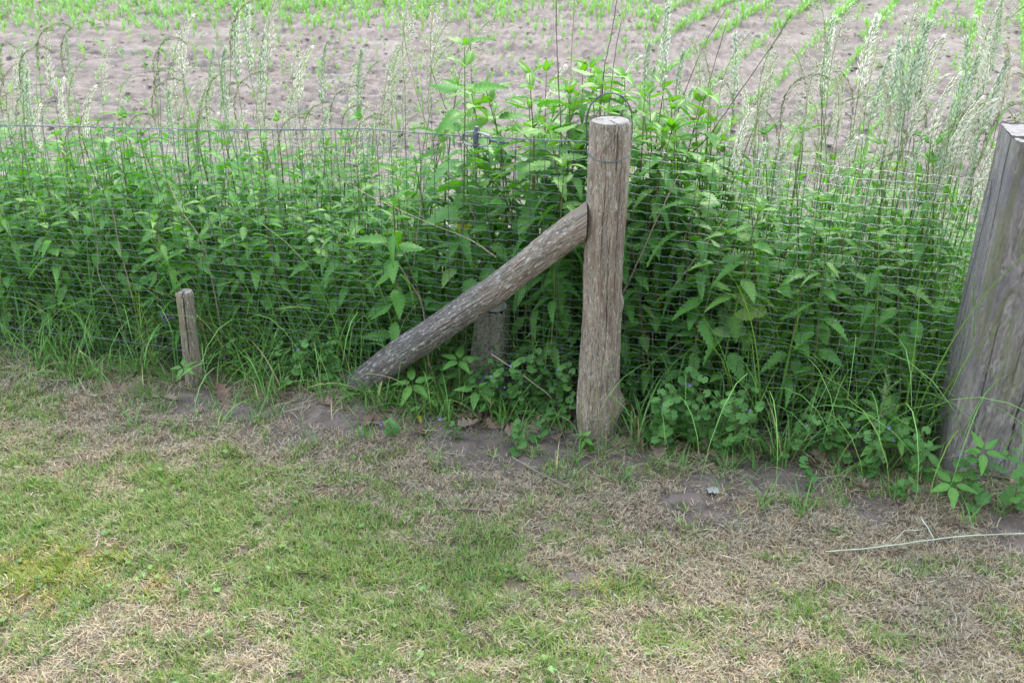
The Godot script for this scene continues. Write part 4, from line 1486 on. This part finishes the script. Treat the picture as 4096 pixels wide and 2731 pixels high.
	for i in 10: it.append([rr(-0.8, 1.1), -rr(0.08, 0.22), rr(0.8, 1.1), 5 + rng.randi() % 3])
	for q in [[1.18, -0.14], [1.25, -0.17], [1.33, -0.19], [1.14, -0.10], [1.38, -0.17], [1.22, -0.2]]:
		it.append([q[0], q[1], rr(0.9, 1.3), rng.randi() % 5])
	for q in it:
		if absf(q[0] - 0.254) < 0.075: continue
		var src: Node3D = ip[q[3]]
		var t := Transform3D(Basis(Vector3.UP, rr(-1.4, 1.4)).scaled_local(Vector3.ONE * q[2]), behind(q[0], q[1]))
		var fl := src.has_node("flower")
		var label: String = "ground ivy with round scalloped leaves " + ("and violet flowers " if fl else "") + zone(q[0])
		var group := "ground ivy " + ("in flower " if fl else "") + zone(q[0])
		if not fresh.has(src):
			fresh[src] = true
			src.transform = t
			src.set_meta("label", label); src.set_meta("group", group)
		else:
			copy(src, t, label, group)
	for o in ip:
		if not fresh.has(o): o.free()

	# ground elder
	for q in [[Vector3(-0.315, 0, -2.70), [Vector3(0.01, 0.10, 0.03)], 0.062, "ground elder with broad bright leaflets under the brace foot"],
			[Vector3(1.235, 0, -2.235), [Vector3(0.0, 0.17, 0.03), Vector3(-0.07, 0.08, 0.05)], 0.055, "bright green ground elder standing before the squared post"],
			[Vector3(1.07, 0, -2.36), [Vector3(0, 0.12, 0.02), Vector3(0.07, 0.09, 0.04), Vector3(-0.06, 0.10, 0.02)], 0.055, "ground elder with several leaf stalks beside the squared post"],
			[Vector3(1.02, 0, -2.40), [Vector3(0, 0.17, 0.02), Vector3(0.06, 0.13, 0.02)], 0.055, "ground elder between the thistle and the squared post"],
			[Vector3(-0.16, 0, -2.66), [Vector3(0.0, 0.19, 0.0), Vector3(0.05, 0.10, 0.02)], 0.06, "ground elder climbing the mesh before the concrete stump"],
			[Vector3(-0.95, 0, -2.80), [Vector3(-0.09, 0.10, 0.02)], 0.04, "small ground elder leaf beside the short stake"]]:
		var o := make_elder(q[1], q[2])
		o.position = on(q[0].x, q[0].z)
		o.set_meta("label", q[3])

	thistle()
	lobed_plant()
	cleavers()

	# single nettle shoots in front of the mesh
	for q in [[-0.06, -2.60, 0.13, "young nettle shoot below the brace before the low tensioner"], [0.225, -2.475, 0.075, "small nettle shoot growing against the foot of the round post"], [-0.30, -2.60, 0.07, "tiny nettle shoot on the soil by the brace foot"]]:
		var o := make_nettle(q[2], 0.038, 4, true)
		o.position = on(q[0], q[1])
		o.set_meta("label", q[3])

	# dry stalks
	for i in dead_spec.size():
		var q: Array = dead_spec[i]
		var pts: Array = q[0].duplicate()
		# carry the stalk on down to the soil
		var last: Vector3 = pts[-1]
		var d: Vector3 = last - pts[-2]
		d.y = minf(d.y, -0.05)
		d.x = clampf(d.x * 0.5, -0.08, 0.08); d.z = 0.0
		if i != 13 and i != 16 and i != 17:
			var foot := Vector3(last.x + d.x * 0.6, 0, last.z)
			foot.y = gh(foot.x, foot.z) - 0.01
			pts.append(last.lerp(foot, 0.5) + Vector3(0.006, 0, 0))
			pts.append(foot)
		var b := MB.new()
		var fine := []
		var rad := []
		var cols := []
		var n := (pts.size() - 1) * 5
		var base := lin(0.36, 0.29, 0.21) if q[2] == 1 else lin(0.17, 0.125, 0.11)
		for k in n + 1:
			var f := k / 5.0
			var a := mini(pts.size() - 2, int(f))
			var p: Vector3 = pts[a].cubic_interpolate(pts[a + 1], pts[maxi(0, a - 1)], pts[mini(pts.size() - 1, a + 2)], f - a)
			fine.append(p + Vector3(rr(-.0012, .0012), 0, rr(-.0012, .0012)))
			var node := 1.35 if k % 7 == 3 else 1.0
			rad.append(q[1] * 0.85 * lerpf(0.45, 1.0, float(k) / n) * node)
			cols.append(vary(base, 0.25))
		for k in fine.size(): fine[k] -= pts[-1]
		b.tube(fine, rad, cols, 6)
		one("dry_stalk", b.done(M.dry), ("pale tan" if q[2] == 1 else "dark brown") + " dry dead stalk " + ("leaning across the mesh " if i > 10 and i < 19 else "standing among the nettles ") + zone(pts[-1].x), "dry stalk", pts[-1], "dry dead stalks")

	# low growth that fills the hedge between the stems
	var w1 := []; var k1 := []; var t1 := []
	for i in 5200:
		var x := rr(-2.1, 1.5)
		var b := rr(0.07, 1.0)
		var p := behind(x, b)
		p.y += pow(rng.randf(), 1.2) * (0.46 if b < 0.75 else 0.28)
		if x > -0.22 and x < 0.07 and b < 0.2: continue
		var s := rr(0.035, 0.075)
		var bs := Basis(Vector3.UP, rr(0, TAU)) * Basis(Vector3(0, 0, 1), rr(-0.9, 0.5)) * Basis(Vector3(1, 0, 0), rr(-0.6, 0.6))
		w1.append(Transform3D(bs.scaled_local(Vector3.ONE * s), p))
		k1.append(rng.randi() % 2); t1.append(rng.randi() % 6)
	for i in 3600:
		var x := rr(-2.1, 1.5)
		var b := rr(0.28, 0.85)
		var p := behind(x, b)
		p.y += rr(0.25, 0.66) * rr(0.85, 1.0)
		var bs := Basis(Vector3.UP, rr(0, TAU)) * Basis(Vector3(0, 0, 1), rr(-0.7, 0.4)) * Basis(Vector3(1, 0, 0), rr(-0.5, 0.5))
		w1.append(Transform3D(bs.scaled_local(Vector3.ONE * rr(0.03, 0.065)), p))
		k1.append(1); t1.append(rng.randi() % 6)
	bake("undergrowth", [plain_leaf(1.0, 0.6, lin(0.118, 0.295, 0.060)), plain_leaf(1.0, 0.5, lin(0.118, 0.295, 0.060))], w1, k1, t1, "low leafy undergrowth filling the hedge behind the mesh", "undergrowth")
	var w2 := []; var k2 := []; var t2 := []
	for i in 8600:
		var x := rr(-2.3, 1.7)
		var b := rr(0.0, 1.15)
		if x > -0.55 and x < 0.55 and rng.randf() < 0.6: continue
		var l := rr(0.16, 0.46) * (1.55 if x > 0.62 else 1.15)
		if rng.randf() < 0.35: l *= 1.35
		w2.append(Transform3D((Basis(Vector3.UP, rr(0, TAU)) * Basis(Vector3(0, 0, 1), rr(-0.25, 0.15))).scaled_local(Vector3(l, l, rr(0.45, 0.95))), behind(x, b) - Vector3(0, 0.01, 0)))
		k2.append(rng.randi() % 5); t2.append(rng.randi() % 7)
	bake("hedge_grass", [blades[2], blades[5], blades[0], blades[7], blades[1]], w2, k2, t2, "thick grass growing through the hedge behind the mesh", "grass")

func flower() -> ArrayMesh:
	var b := MB.new()
	var c := lin(0.26, 0.22, 0.48)
	b.tube([Vector3(0, 0, -0.006), Vector3(0, 0.001, 0.002)], [0.0012, 0.0022], [c], 6)
	for q in [[0.0, 0.0045, 0.0022], [2.2, 0.006, 0.003], [3.14, 0.007, 0.0035], [4.1, 0.006, 0.003]]:
		var d := Vector3(sin(q[0]), cos(q[0]), 0.35)
		var s: Vector3 = Vector3(cos(q[0]), -sin(q[0]), 0) * q[2]
		var o := Vector3(0, 0.001, 0.002)
		var i0 := b.add(o, lin(0.35, 0.28, 0.65))
		var i1 := b.add(o + d * q[1] * 0.6 + s, c); var i2 := b.add(o + d * q[1], c); var i3 := b.add(o + d * q[1] * 0.6 - s, c)
		b.tri(i0, i1, i2); b.tri(i0, i2, i3)
	return b.done(M.petal)

func thistle() -> void:
	var o := thing("thistle", "young creeping thistle with spiny lobed leaves in front of the mesh", "thistle", on(1.0, -2.36))
	var b := MB.new()
	b.tube([Vector3.ZERO, Vector3(0.005, 0.12, 0.0), Vector3(0.02, 0.27, 0.01)], [0.0032, 0.0028, 0.0016], [lin(0.22, 0.28, 0.12)], 6)
	part("stem", b.done(M.grass), o)
	var lm := MB.new()
	var rows := []
	for i in 29:
		var t := i / 28.0
		var lobe := absf(sin(t * PI * 6.0))
		var w := 0.5 * 0.30 * pow(sin(PI * minf(1.0, t * 0.9 + 0.1)), 0.6) * (0.25 + 0.85 * lobe)
		var y := -0.15 * t * t
		var cc := lin(0.13, 0.24, 0.09)
		rows.append([lm.add(Vector3(t + 0.05 * lobe, y + 0.10 * lobe * sin(i * 2.0), -w), vary(cc, 0.15)), lm.add(Vector3(t, y, 0), lin(0.24, 0.32, 0.15)), lm.add(Vector3(t + 0.05 * lobe, y + 0.10 * lobe * cos(i * 2.0), w), vary(cc, 0.15))])
	for i in 28:
		for k in 2:
			lm.quad(rows[i][k], rows[i + 1][k], rows[i + 1][k + 1], rows[i][k + 1])
	var me := lm.done(M.leaf)
	for i in 15:
		var f := i / 14.0
		var bs := Basis(Vector3.UP, i * 2.4) * Basis(Vector3(0, 0, 1), lerpf(0.1, 1.25, f * f))
		part("leaf", me, o, Transform3D(bs.scaled_local(Vector3.ONE * lerpf(0.085, 0.05, f)), Vector3(0.005 + 0.015 * f * f, 0.05 + 0.22 * f, 0.005)))

func lobed_plant() -> void:
	var o := thing("broad_leaved_weed", "pale yellow green broad lobed leaf on a stalk behind the mesh near the squared post", "weed", behind(0.66, 0.09))
	for q in [[Vector3(0.0, 0.40, 0.035), 0.0, 0.058, -0.15, lin(0.24, 0.38, 0.09)], [Vector3(-0.05, 0.345, 0.04), -0.5, 0.052, -0.5, lin(0.17, 0.30, 0.10)], [Vector3(0.06, 0.27, 0.03), 0.4, 0.045, -0.3, lin(0.16, 0.29, 0.09)]]:
		var tip: Vector3 = q[0]
		var b := MB.new()
		b.tube([Vector3.ZERO, tip * 0.6 + Vector3(0.01, 0.02, -0.03), tip], [0.0022, 0.0018, 0.0014], [lin(0.22, 0.28, 0.10)], 5)
		part("stem", b.done(M.grass), o)
		var lm := MB.new()
		var col: Color = q[4]
		var c0 := lm.add(Vector3.ZERO, col)
		var ring := []
		for i in 61:
			var a := lerpf(-2.6, 2.6, i / 60.0)
			var r: float = q[2] * (0.62 + 0.38 * pow(absf(cos(a * 1.35)), 1.3)) * (0.92 + 0.10 * absf(sin(i * 1.57)))
			ring.append(lm.add(Vector3(cos(a) * r + 0.012, -0.25 * r * cos(a) + 0.06 * r * sin(a * 4.0), sin(a) * r), vary(col, 0.08)))
		for i in 60: lm.tri(c0, ring[i], ring[i + 1])
		part("leaf", lm.done(M.leaf), o, Transform3D(Basis(Vector3.UP, q[1]) * Basis(Vector3.RIGHT, 0.55), tip))

func cleavers() -> void:
	var lf := blade_mesh(0.5, -0.2, 0.11, lin(0.13, 0.26, 0.06), lin(0.14, 0.28, 0.07), 0.0)
	for q in [[-1.20, -0.03, 0.36, "cleavers with whorls of narrow leaves beside the short stake"], [-0.36, 0.06, 0.33, "cleavers with whorled leaves behind the mesh above the brace"], [-1.02, 0.02, 0.28, "cleavers with whorled leaves close behind the short stake"]]:
		var o := thing("cleavers", q[3], "weed", behind(q[0], q[1]))
		var b := MB.new()
		b.tube([Vector3.ZERO, Vector3(0.01, q[2] * 0.5, 0.01), Vector3(-0.01, q[2], 0.015)], [0.0016, 0.0014, 0.001], [lin(0.25, 0.30, 0.09)], 4)
		part("stem", b.done(M.grass), o)
		for i in 6:
			var f := (i + 1) / 6.0
			for k in 7:
				var l := lerpf(0.034, 0.018, f * f)
				part("leaf", lf, o, Transform3D((Basis(Vector3.UP, k * TAU / 7.0 + i) * Basis(Vector3(0, 0, 1), 0.5 * f)).scaled_local(Vector3(l, l, 0.035)), Vector3(0.01 * sin(f * 3.0), q[2] * f, 0.015 * f)))

func litter() -> void:
	var om := []
	for i in 7: om.append(oak_leaf(i * 2, [lin(0.26, 0.175, 0.14), lin(0.31, 0.22, 0.18), lin(0.20, 0.125, 0.10)][i % 3]))
	var sp := []
	for i in 44: sp.append([rr(-0.26, 0.20), rr(-0.02, 0.13), "by the mesh foot under the brace"])
	for i in 22: sp.append([rr(0.30, 0.50), rr(-0.02, 0.12), "heaped beside the foot of the round post"])
	for i in 10: sp.append([rr(-1.16, -0.92), rr(0.02, 0.16), "at the foot of the short stake"])
	for i in 6: sp.append([rr(-1.5, -1.15), rr(0.05, 0.2), "on the grass past the short stake"])
	for i in 9: sp.append([rr(-0.6, -0.2), rr(0.02, 0.2), "on the bare soil by the brace foot"])
	for i in 12: sp.append([rr(0.5, 1.1), rr(0.0, 0.2), "under the mesh between the two posts"])
	for q in sp:
		var x: float = q[0]
		var z: float = zf(x) + q[1]
		if Vector2(x - 0.254, z + 2.562).length() < 0.085 or Vector2(x + 1.04, z + 2.856).length() < 0.05: continue
		var o := one("oak_leaf", om[rng.randi() % 7], "curled brown dry oak leaf " + q[2], "dry leaf", on(x, z) + Vector3(0, rr(0.002, 0.012), 0), "oak leaves " + q[2])
		o.transform.basis = (Basis(Vector3(rr(-1, 1), 0, rr(-1, 1)).normalized(), rr(0.0, 0.9)) * Basis(Vector3.UP, rr(0, TAU))).scaled_local(Vector3.ONE * rr(0.6, 1.0))
	for q in [[[Vector3(-0.062, 0.241, -2.644), Vector3(0.03, 0.175, -2.635), Vector3(0.10, 0.12, -2.630), Vector3(0.165, 0.05, -2.62), Vector3(0.20, 0.0, -2.60)], 0.0028, lin(0.40, 0.33, 0.25), "broken tan stick leaning on the mesh below the brace"],
			[[Vector3(-0.193, 0.012, -2.18), Vector3(-0.12, 0.015, -2.178), Vector3(-0.059, 0.012, -2.174)], 0.0045, lin(0.24, 0.16, 0.14), "short reddish brown twig lying on the lawn"],
			[[Vector3(0.0, 0.022, -2.42), Vector3(0.06, 0.02, -2.36), Vector3(0.161, 0.016, -2.27)], 0.0032, lin(0.27, 0.22, 0.18), "thin grey twig on the bare soil before the round post"],
			[[Vector3(0.788, 0.012, -2.003), Vector3(0.88, 0.018, -2.005), Vector3(0.973, 0.024, -2.015), Vector3(1.06, 0.03, -2.027), Vector3(1.136, 0.032, -2.038), Vector3(1.25, 0.034, -2.045), Vector3(1.40, 0.032, -2.05), Vector3(1.5, 0.03, -2.05)], 0.0031, lin(0.40, 0.43, 0.32), "long pale hollow stalk lying on the lawn before the squared post"],
			[[Vector3(0.97, 0.012, -2.04), Vector3(1.01, 0.022, -2.075), Vector3(1.06, 0.016, -2.085)], 0.0022, lin(0.46, 0.44, 0.34), "short pale stem piece beside the long hollow stalk"],
			[[Vector3(1.075, 0.02, -2.045), Vector3(1.07, 0.03, -2.075), Vector3(1.062, 0.038, -2.11)], 0.0020, lin(0.48, 0.52, 0.42), "pale grass stem slanting up from the long hollow stalk"]]:
		var pts: Array = q[0]
		var b := MB.new()
		var fine := []; var rad := []; var cols := []
		var n := (pts.size() - 1) * 5
		for k in n + 1:
			var f := k / 5.0
			var a := mini(pts.size() - 2, int(f))
			var p: Vector3 = pts[a].lerp(pts[a + 1], f - a) + Vector3(0, rr(-.0008, .0008), rr(-.0008, .0008))
			fine.append(p - pts[0])
			rad.append(q[1] * 0.62 * (1.25 if k % 6 == 2 else 1.0))
			cols.append(vary(q[2], 0.14))
		b.tube(fine, rad, cols, 7)
		one("stick", b.done(M.dry), q[3], "stick", pts[0])
	# a crumpled white scrap on the molehill
	var b := MB.new()
	var g := 9
	for j in g:
		for i in g:
			b.add(Vector3((i - 4) * 0.0036, 0.006 + 0.006 * n3(i * 0.7, 0, j * 0.7) + 0.004 * absf(sin(i * 1.3)), (j - 4) * 0.003 + 0.003 * n3(i * 0.5, 2, j * 0.9)), lin(0.33, 0.325, 0.30))
	for j in g - 1:
		for i in g - 1:
			b.quad(j * g + i, j * g + i + 1, (j + 1) * g + i + 1, (j + 1) * g + i)
	one("paper_scrap", b.done(M.dry), "small crumpled white scrap on the molehill", "scrap", on(0.545, -2.23))
	# crumbs of soil round the molehill and on the bare earth
	var w := []; var c := []
	var cm := MB.new()
	var pr := []
	for q in [Vector3(1, 0, 0), Vector3(0, 0, 1), Vector3(-1, 0, 0), Vector3(0, 0, -1), Vector3(0, 0.8, 0), Vector3(0, -0.8, 0)]:
		pr.append(cm.add(q * rr(0.8, 1.2), lin(0.25, 0.205, 0.185)))
	for k in 4:
		cm.tri(pr[4], pr[(k + 1) % 4], pr[k]); cm.tri(pr[5], pr[k], pr[(k + 1) % 4])
	var crumb := cm.done(M.soil)
	for i in 16000:
		var x := rr(-1.4, 1.5)
		var z := rr(-2.95, -1.8)
		if z < zf(x) or bareness(x, z) < rr(0.25, 1.0): continue
		var s := 0.0012 + 0.0055 * pow(rng.randf(), 4.0)
		w.append(turned(on(x, z), Vector3(s, s * 0.8, s), 0.6)); c.append(vary(Color(0.78, 0.75, 0.72), 0.25))
	scatter("soil_crumbs", crumb, w, c, "crumbs of dry soil on the bare patches of the lawn", "soil crumbs")
	var w2 := []; var c2 := []
	for i in 30000:
		var z := -3.6 - 9.0 * pow(rng.randf(), 1.5)
		var x := rr(-0.62, 0.62) * (-z) + 0.0
		if z > zf(x) - 1.0: continue
		var s := 0.005 + 0.022 * pow(rng.randf(), 4.0)
		if n3(x * 2.0, 6.0, z * 2.0) < rr(-0.6, 0.5): continue
		w2.append(turned(on(x, z), Vector3(s, s * 0.7, s), 0.6)); c2.append(vary(Color(0.88, 0.87, 0.86), 0.22))
	scatter("soil_clods", crumb, w2, c2, "clods of dry soil strewn over the tilled field", "soil clods")

func lawn() -> void:
	var green := [merged_blades(9, 0.012, 0.030, 0.0018, 1.05, [lin(0.19, 0.30, 0.075), lin(0.225, 0.335, 0.10), lin(0.145, 0.25, 0.06), lin(0.25, 0.27, 0.11)], 0.009, M.grass), merged_blades(9, 0.015, 0.040, 0.0021, 1.05, [lin(0.195, 0.305, 0.08), lin(0.24, 0.345, 0.11), lin(0.34, 0.30, 0.17)], 0.010, M.grass), merged_blades(9, 0.010, 0.028, 0.0017, 0.9, [lin(0.215, 0.32, 0.085), lin(0.27, 0.35, 0.12), lin(0.33, 0.275, 0.15), lin(0.36, 0.31, 0.20)], 0.010, M.grass)]
	var dry := [merged_blades(9, 0.009, 0.025, 0.0015, 0.8, [lin(0.37, 0.30, 0.20), lin(0.31, 0.245, 0.155), lin(0.42, 0.35, 0.245), lin(0.23, 0.18, 0.115)], 0.010, M.dry), merged_blades(9, 0.009, 0.027, 0.0015, 0.7, [lin(0.35, 0.29, 0.195), lin(0.28, 0.23, 0.15), lin(0.22, 0.27, 0.09)], 0.011, M.dry)]
	var straw := [straw_mesh(9, 0.006, 0.022, 0.0011, 0.018, [lin(0.39, 0.33, 0.235), lin(0.34, 0.28, 0.19), lin(0.45, 0.385, 0.285), lin(0.28, 0.23, 0.16)]), straw_mesh(8, 0.007, 0.028, 0.0012, 0.020, [lin(0.35, 0.30, 0.22), lin(0.29, 0.245, 0.175), lin(0.23, 0.19, 0.14)]), straw_mesh(7, 0.03, 0.11, 0.0014, 0.03, [lin(0.34, 0.29, 0.20), lin(0.25, 0.20, 0.14), lin(0.22, 0.27, 0.12), lin(0.42, 0.37, 0.26), lin(0.16, 0.13, 0.10)])]
	var wg := []; var kg := []; var tg := []
	var wd := []; var kd := []; var td := []
	var ws := []; var ks := []; var ts := []
	var wc := []; var kc := []; var tc := []
	for i in 108000:
		var x := rr(-2.3, 2.3)
		var z := rr(-3.3, -1.25)
		if absf(x) > 0.62 - 0.42 * z: continue
		var d := z - zf(x)
		if d < 0.02: continue
		var br := bareness(x, z)
		if rng.randf() < minf(0.90, (br - 0.22) * 1.7):
			if br < 0.9 and rng.randf() < 0.10:
				ws.append(turned(on(x, z), Vector3.ONE * rr(0.5, 1.0), 0.1)); ks.append(rng.randi() % 2); ts.append(rng.randi() % 6)
			continue
		# dead stuff right under the fence
		if d < 0.20 and rng.randf() < 0.5:
			if rng.randf() < (0.30 if x > 0.45 and x < 1.0 else 0.17):
				ws.append(turned(on(x, z), Vector3.ONE * rr(0.6, 1.3), 0.4)); ks.append(2); ts.append(rng.randi() % 6)
			continue
		var dr := dryness(x, z)
		var p := on(x, z)
		var u := rng.randf()
		var tint := rng.randi() % 6
		if rng.randf() < spots(moss_spots, x, z): tint = 6
		if u < 0.26:
			if rng.randf() < dr * 0.9:
				ws.append(turned(p, Vector3.ONE * rr(0.7, 1.3), 0.2)); ks.append(rng.randi() % 2); ts.append(tint)
		elif u - 0.26 > dr * 0.72:
			var s := rr(0.7, 1.25)
			wg.append(turned(p, Vector3(s, s * rr(0.8, 1.15), s), 0.25)); kg.append(rng.randi() % 3); tg.append(tint)
		else:
			wd.append(turned(p, Vector3.ONE * rr(0.7, 1.25), 0.25)); kd.append(rng.randi() % 2); td.append(tint)
		if rng.randf() < 0.005 and dr < 0.75:
			wc.append(turned(p + Vector3(0, 0.012, 0), Vector3.ONE * rr(0.3, 0.7), 0.3)); kc.append(rng.randi() % 2); tc.append(rng.randi() % 6)
	bake("lawn_grass", green, wg, kg, tg, "short mown green grass of the lawn", "lawn grass")
	bake("dry_grass", dry, wd, kd, td, "dry straw coloured stubble of the lawn", "dry grass")
	bake("grass_clippings", straw, ws, ks, ts, "dry grass clippings lying over the lawn", "clippings")
	bake("lawn_weeds", [round_leaf(0.0165, lin(0.16, 0.29, 0.10)), round_leaf(0.014, lin(0.20, 0.32, 0.11))], wc, kc, tc, "small round weed leaves dotted through the lawn", "weeds")

func seedlings() -> void:
	var sm := []
	for v in 3:
		var b := MB.new()
		var root := b.add(Vector3.ZERO, lin(0.24, 0.38, 0.10))
		for k in 6:
			var az := TAU * k / 6.0 + rr(-0.5, 0.5)
			var d := Vector3(cos(az), 0, sin(az))
			var s := Vector3(-sin(az), 0, cos(az)) * 0.0042
			var h := rr(0.045, 0.085)
			var r := rr(0.03, 0.06)
			var c := vary(lin(0.22, 0.38, 0.13), 0.15)
			var p1 := d * r * 0.25 + Vector3(0, h * 0.65, 0)
			var p2 := d * r * 0.65 + Vector3(0, h, 0)
			var p3 := d * r * 1.1 + Vector3(0, h * rr(0.6, 1.05), 0)
			var a0 := b.add(p1 - s, c); var a1 := b.add(p1 + s, c)
			var b0 := b.add(p2 - s * 0.8, c); var b1 := b.add(p2 + s * 0.8, c)
			var t := b.add(p3, c)
			b.tri(root, a0, a1); b.quad(a0, b0, b1, a1); b.tri(b0, t, b1)
		sm.append(b.done(M.leaf))
	var dir := Vector2(0.411, -0.911)                # the drill rows run off to the right
	var nor := Vector2(0.911, 0.411)
	var all := []
	for i in 260:
		var off := -8.0 + i * 0.42
		var a := -2.0
		while a < 40.0:
			a += rr(0.03, 0.10)
			var q := dir * a + nor * (off + rr(-0.02, 0.02))
			var x := q.x
			var z := q.y
			if z > zf(x) - 1.25 or z < -24.0 or absf(x) > 1.4 - 0.70 * z: continue
			# the headland to the left is sown across, handled below
			if x + 0.134 * z < 0.25 * n3(x, 0, z): continue
			all.append(Vector3(x, 0, z))
	for i in 60:
		var off := 1.25 + i * 0.36
		var x := -14.0
		while x < 12.0:
			x += rr(0.05, 0.20) * (1.0 if i < 22 else 0.55)
			var z := zf(clampf(x, -5, 5)) - off + rr(-0.08, 0.08)
			if absf(x) > 1.4 - 0.70 * z: continue
			if x + 0.134 * z > 0.15 + 0.25 * n3(x, 0, z): continue
			if rng.randf() < 0.15 - n3(x * 0.8, 3.0, z * 0.8): continue
			all.append(Vector3(x, 0, z))
	# the greener, thicker stand far off
	for i in 31000:
		var z := -9.6 - 14.0 * rng.randf()
		var x := rr(-17.0, 17.0)
		if absf(x) > 1.4 - 0.70 * z: continue
		if x > 0.10 * -z and rng.randf() < 0.6: continue
		if rng.randf() > (-z - 9.3) / (2.0 if x < 0.0 else 3.5): continue
		all.append(Vector3(x, 0, z))
	# weeds between the rows on the right
	for i in 1500:
		var z := rr(-10.0, -4.2)
		var x := rr(0.3, 6.5)
		if x + 0.30 * z < 0.3 or n3(x * 1.5, 5.0, z * 1.5) < rr(-0.2, 0.5) or absf(x) > 1.4 - 0.70 * z: continue
		all.append(Vector3(x, 0, z))
	all.sort_custom(func(p, q): return p.z > q.z)
	var w := []; var c := []
	var made := 0
	for p in all:
		var s: float = rr(0.6, 1.05) * (1.5 if p.z < -9.5 else 1.0)
		var t := turned(on(p.x, p.z), Vector3(s, s * rr(0.8, 1.2), s), 0.2)
		if made < 300 and absf(p.x) < 0.2 - 0.50 * p.z and p.z < -4.7:
			made += 1
			var o := one("crop_seedling", sm[rng.randi() % 3], "young green crop seedling in the bare soil of the field", "seedling", Vector3.ZERO, "crop seedlings nearest the hedge")
			o.transform = t
		else:
			w.append(t); c.append(vary(Color(1, 1, 1), 0.2))
	scatter("crop_seedlings", sm[0], w, c, "rows of young green crop seedlings over the far field", "seedlings")
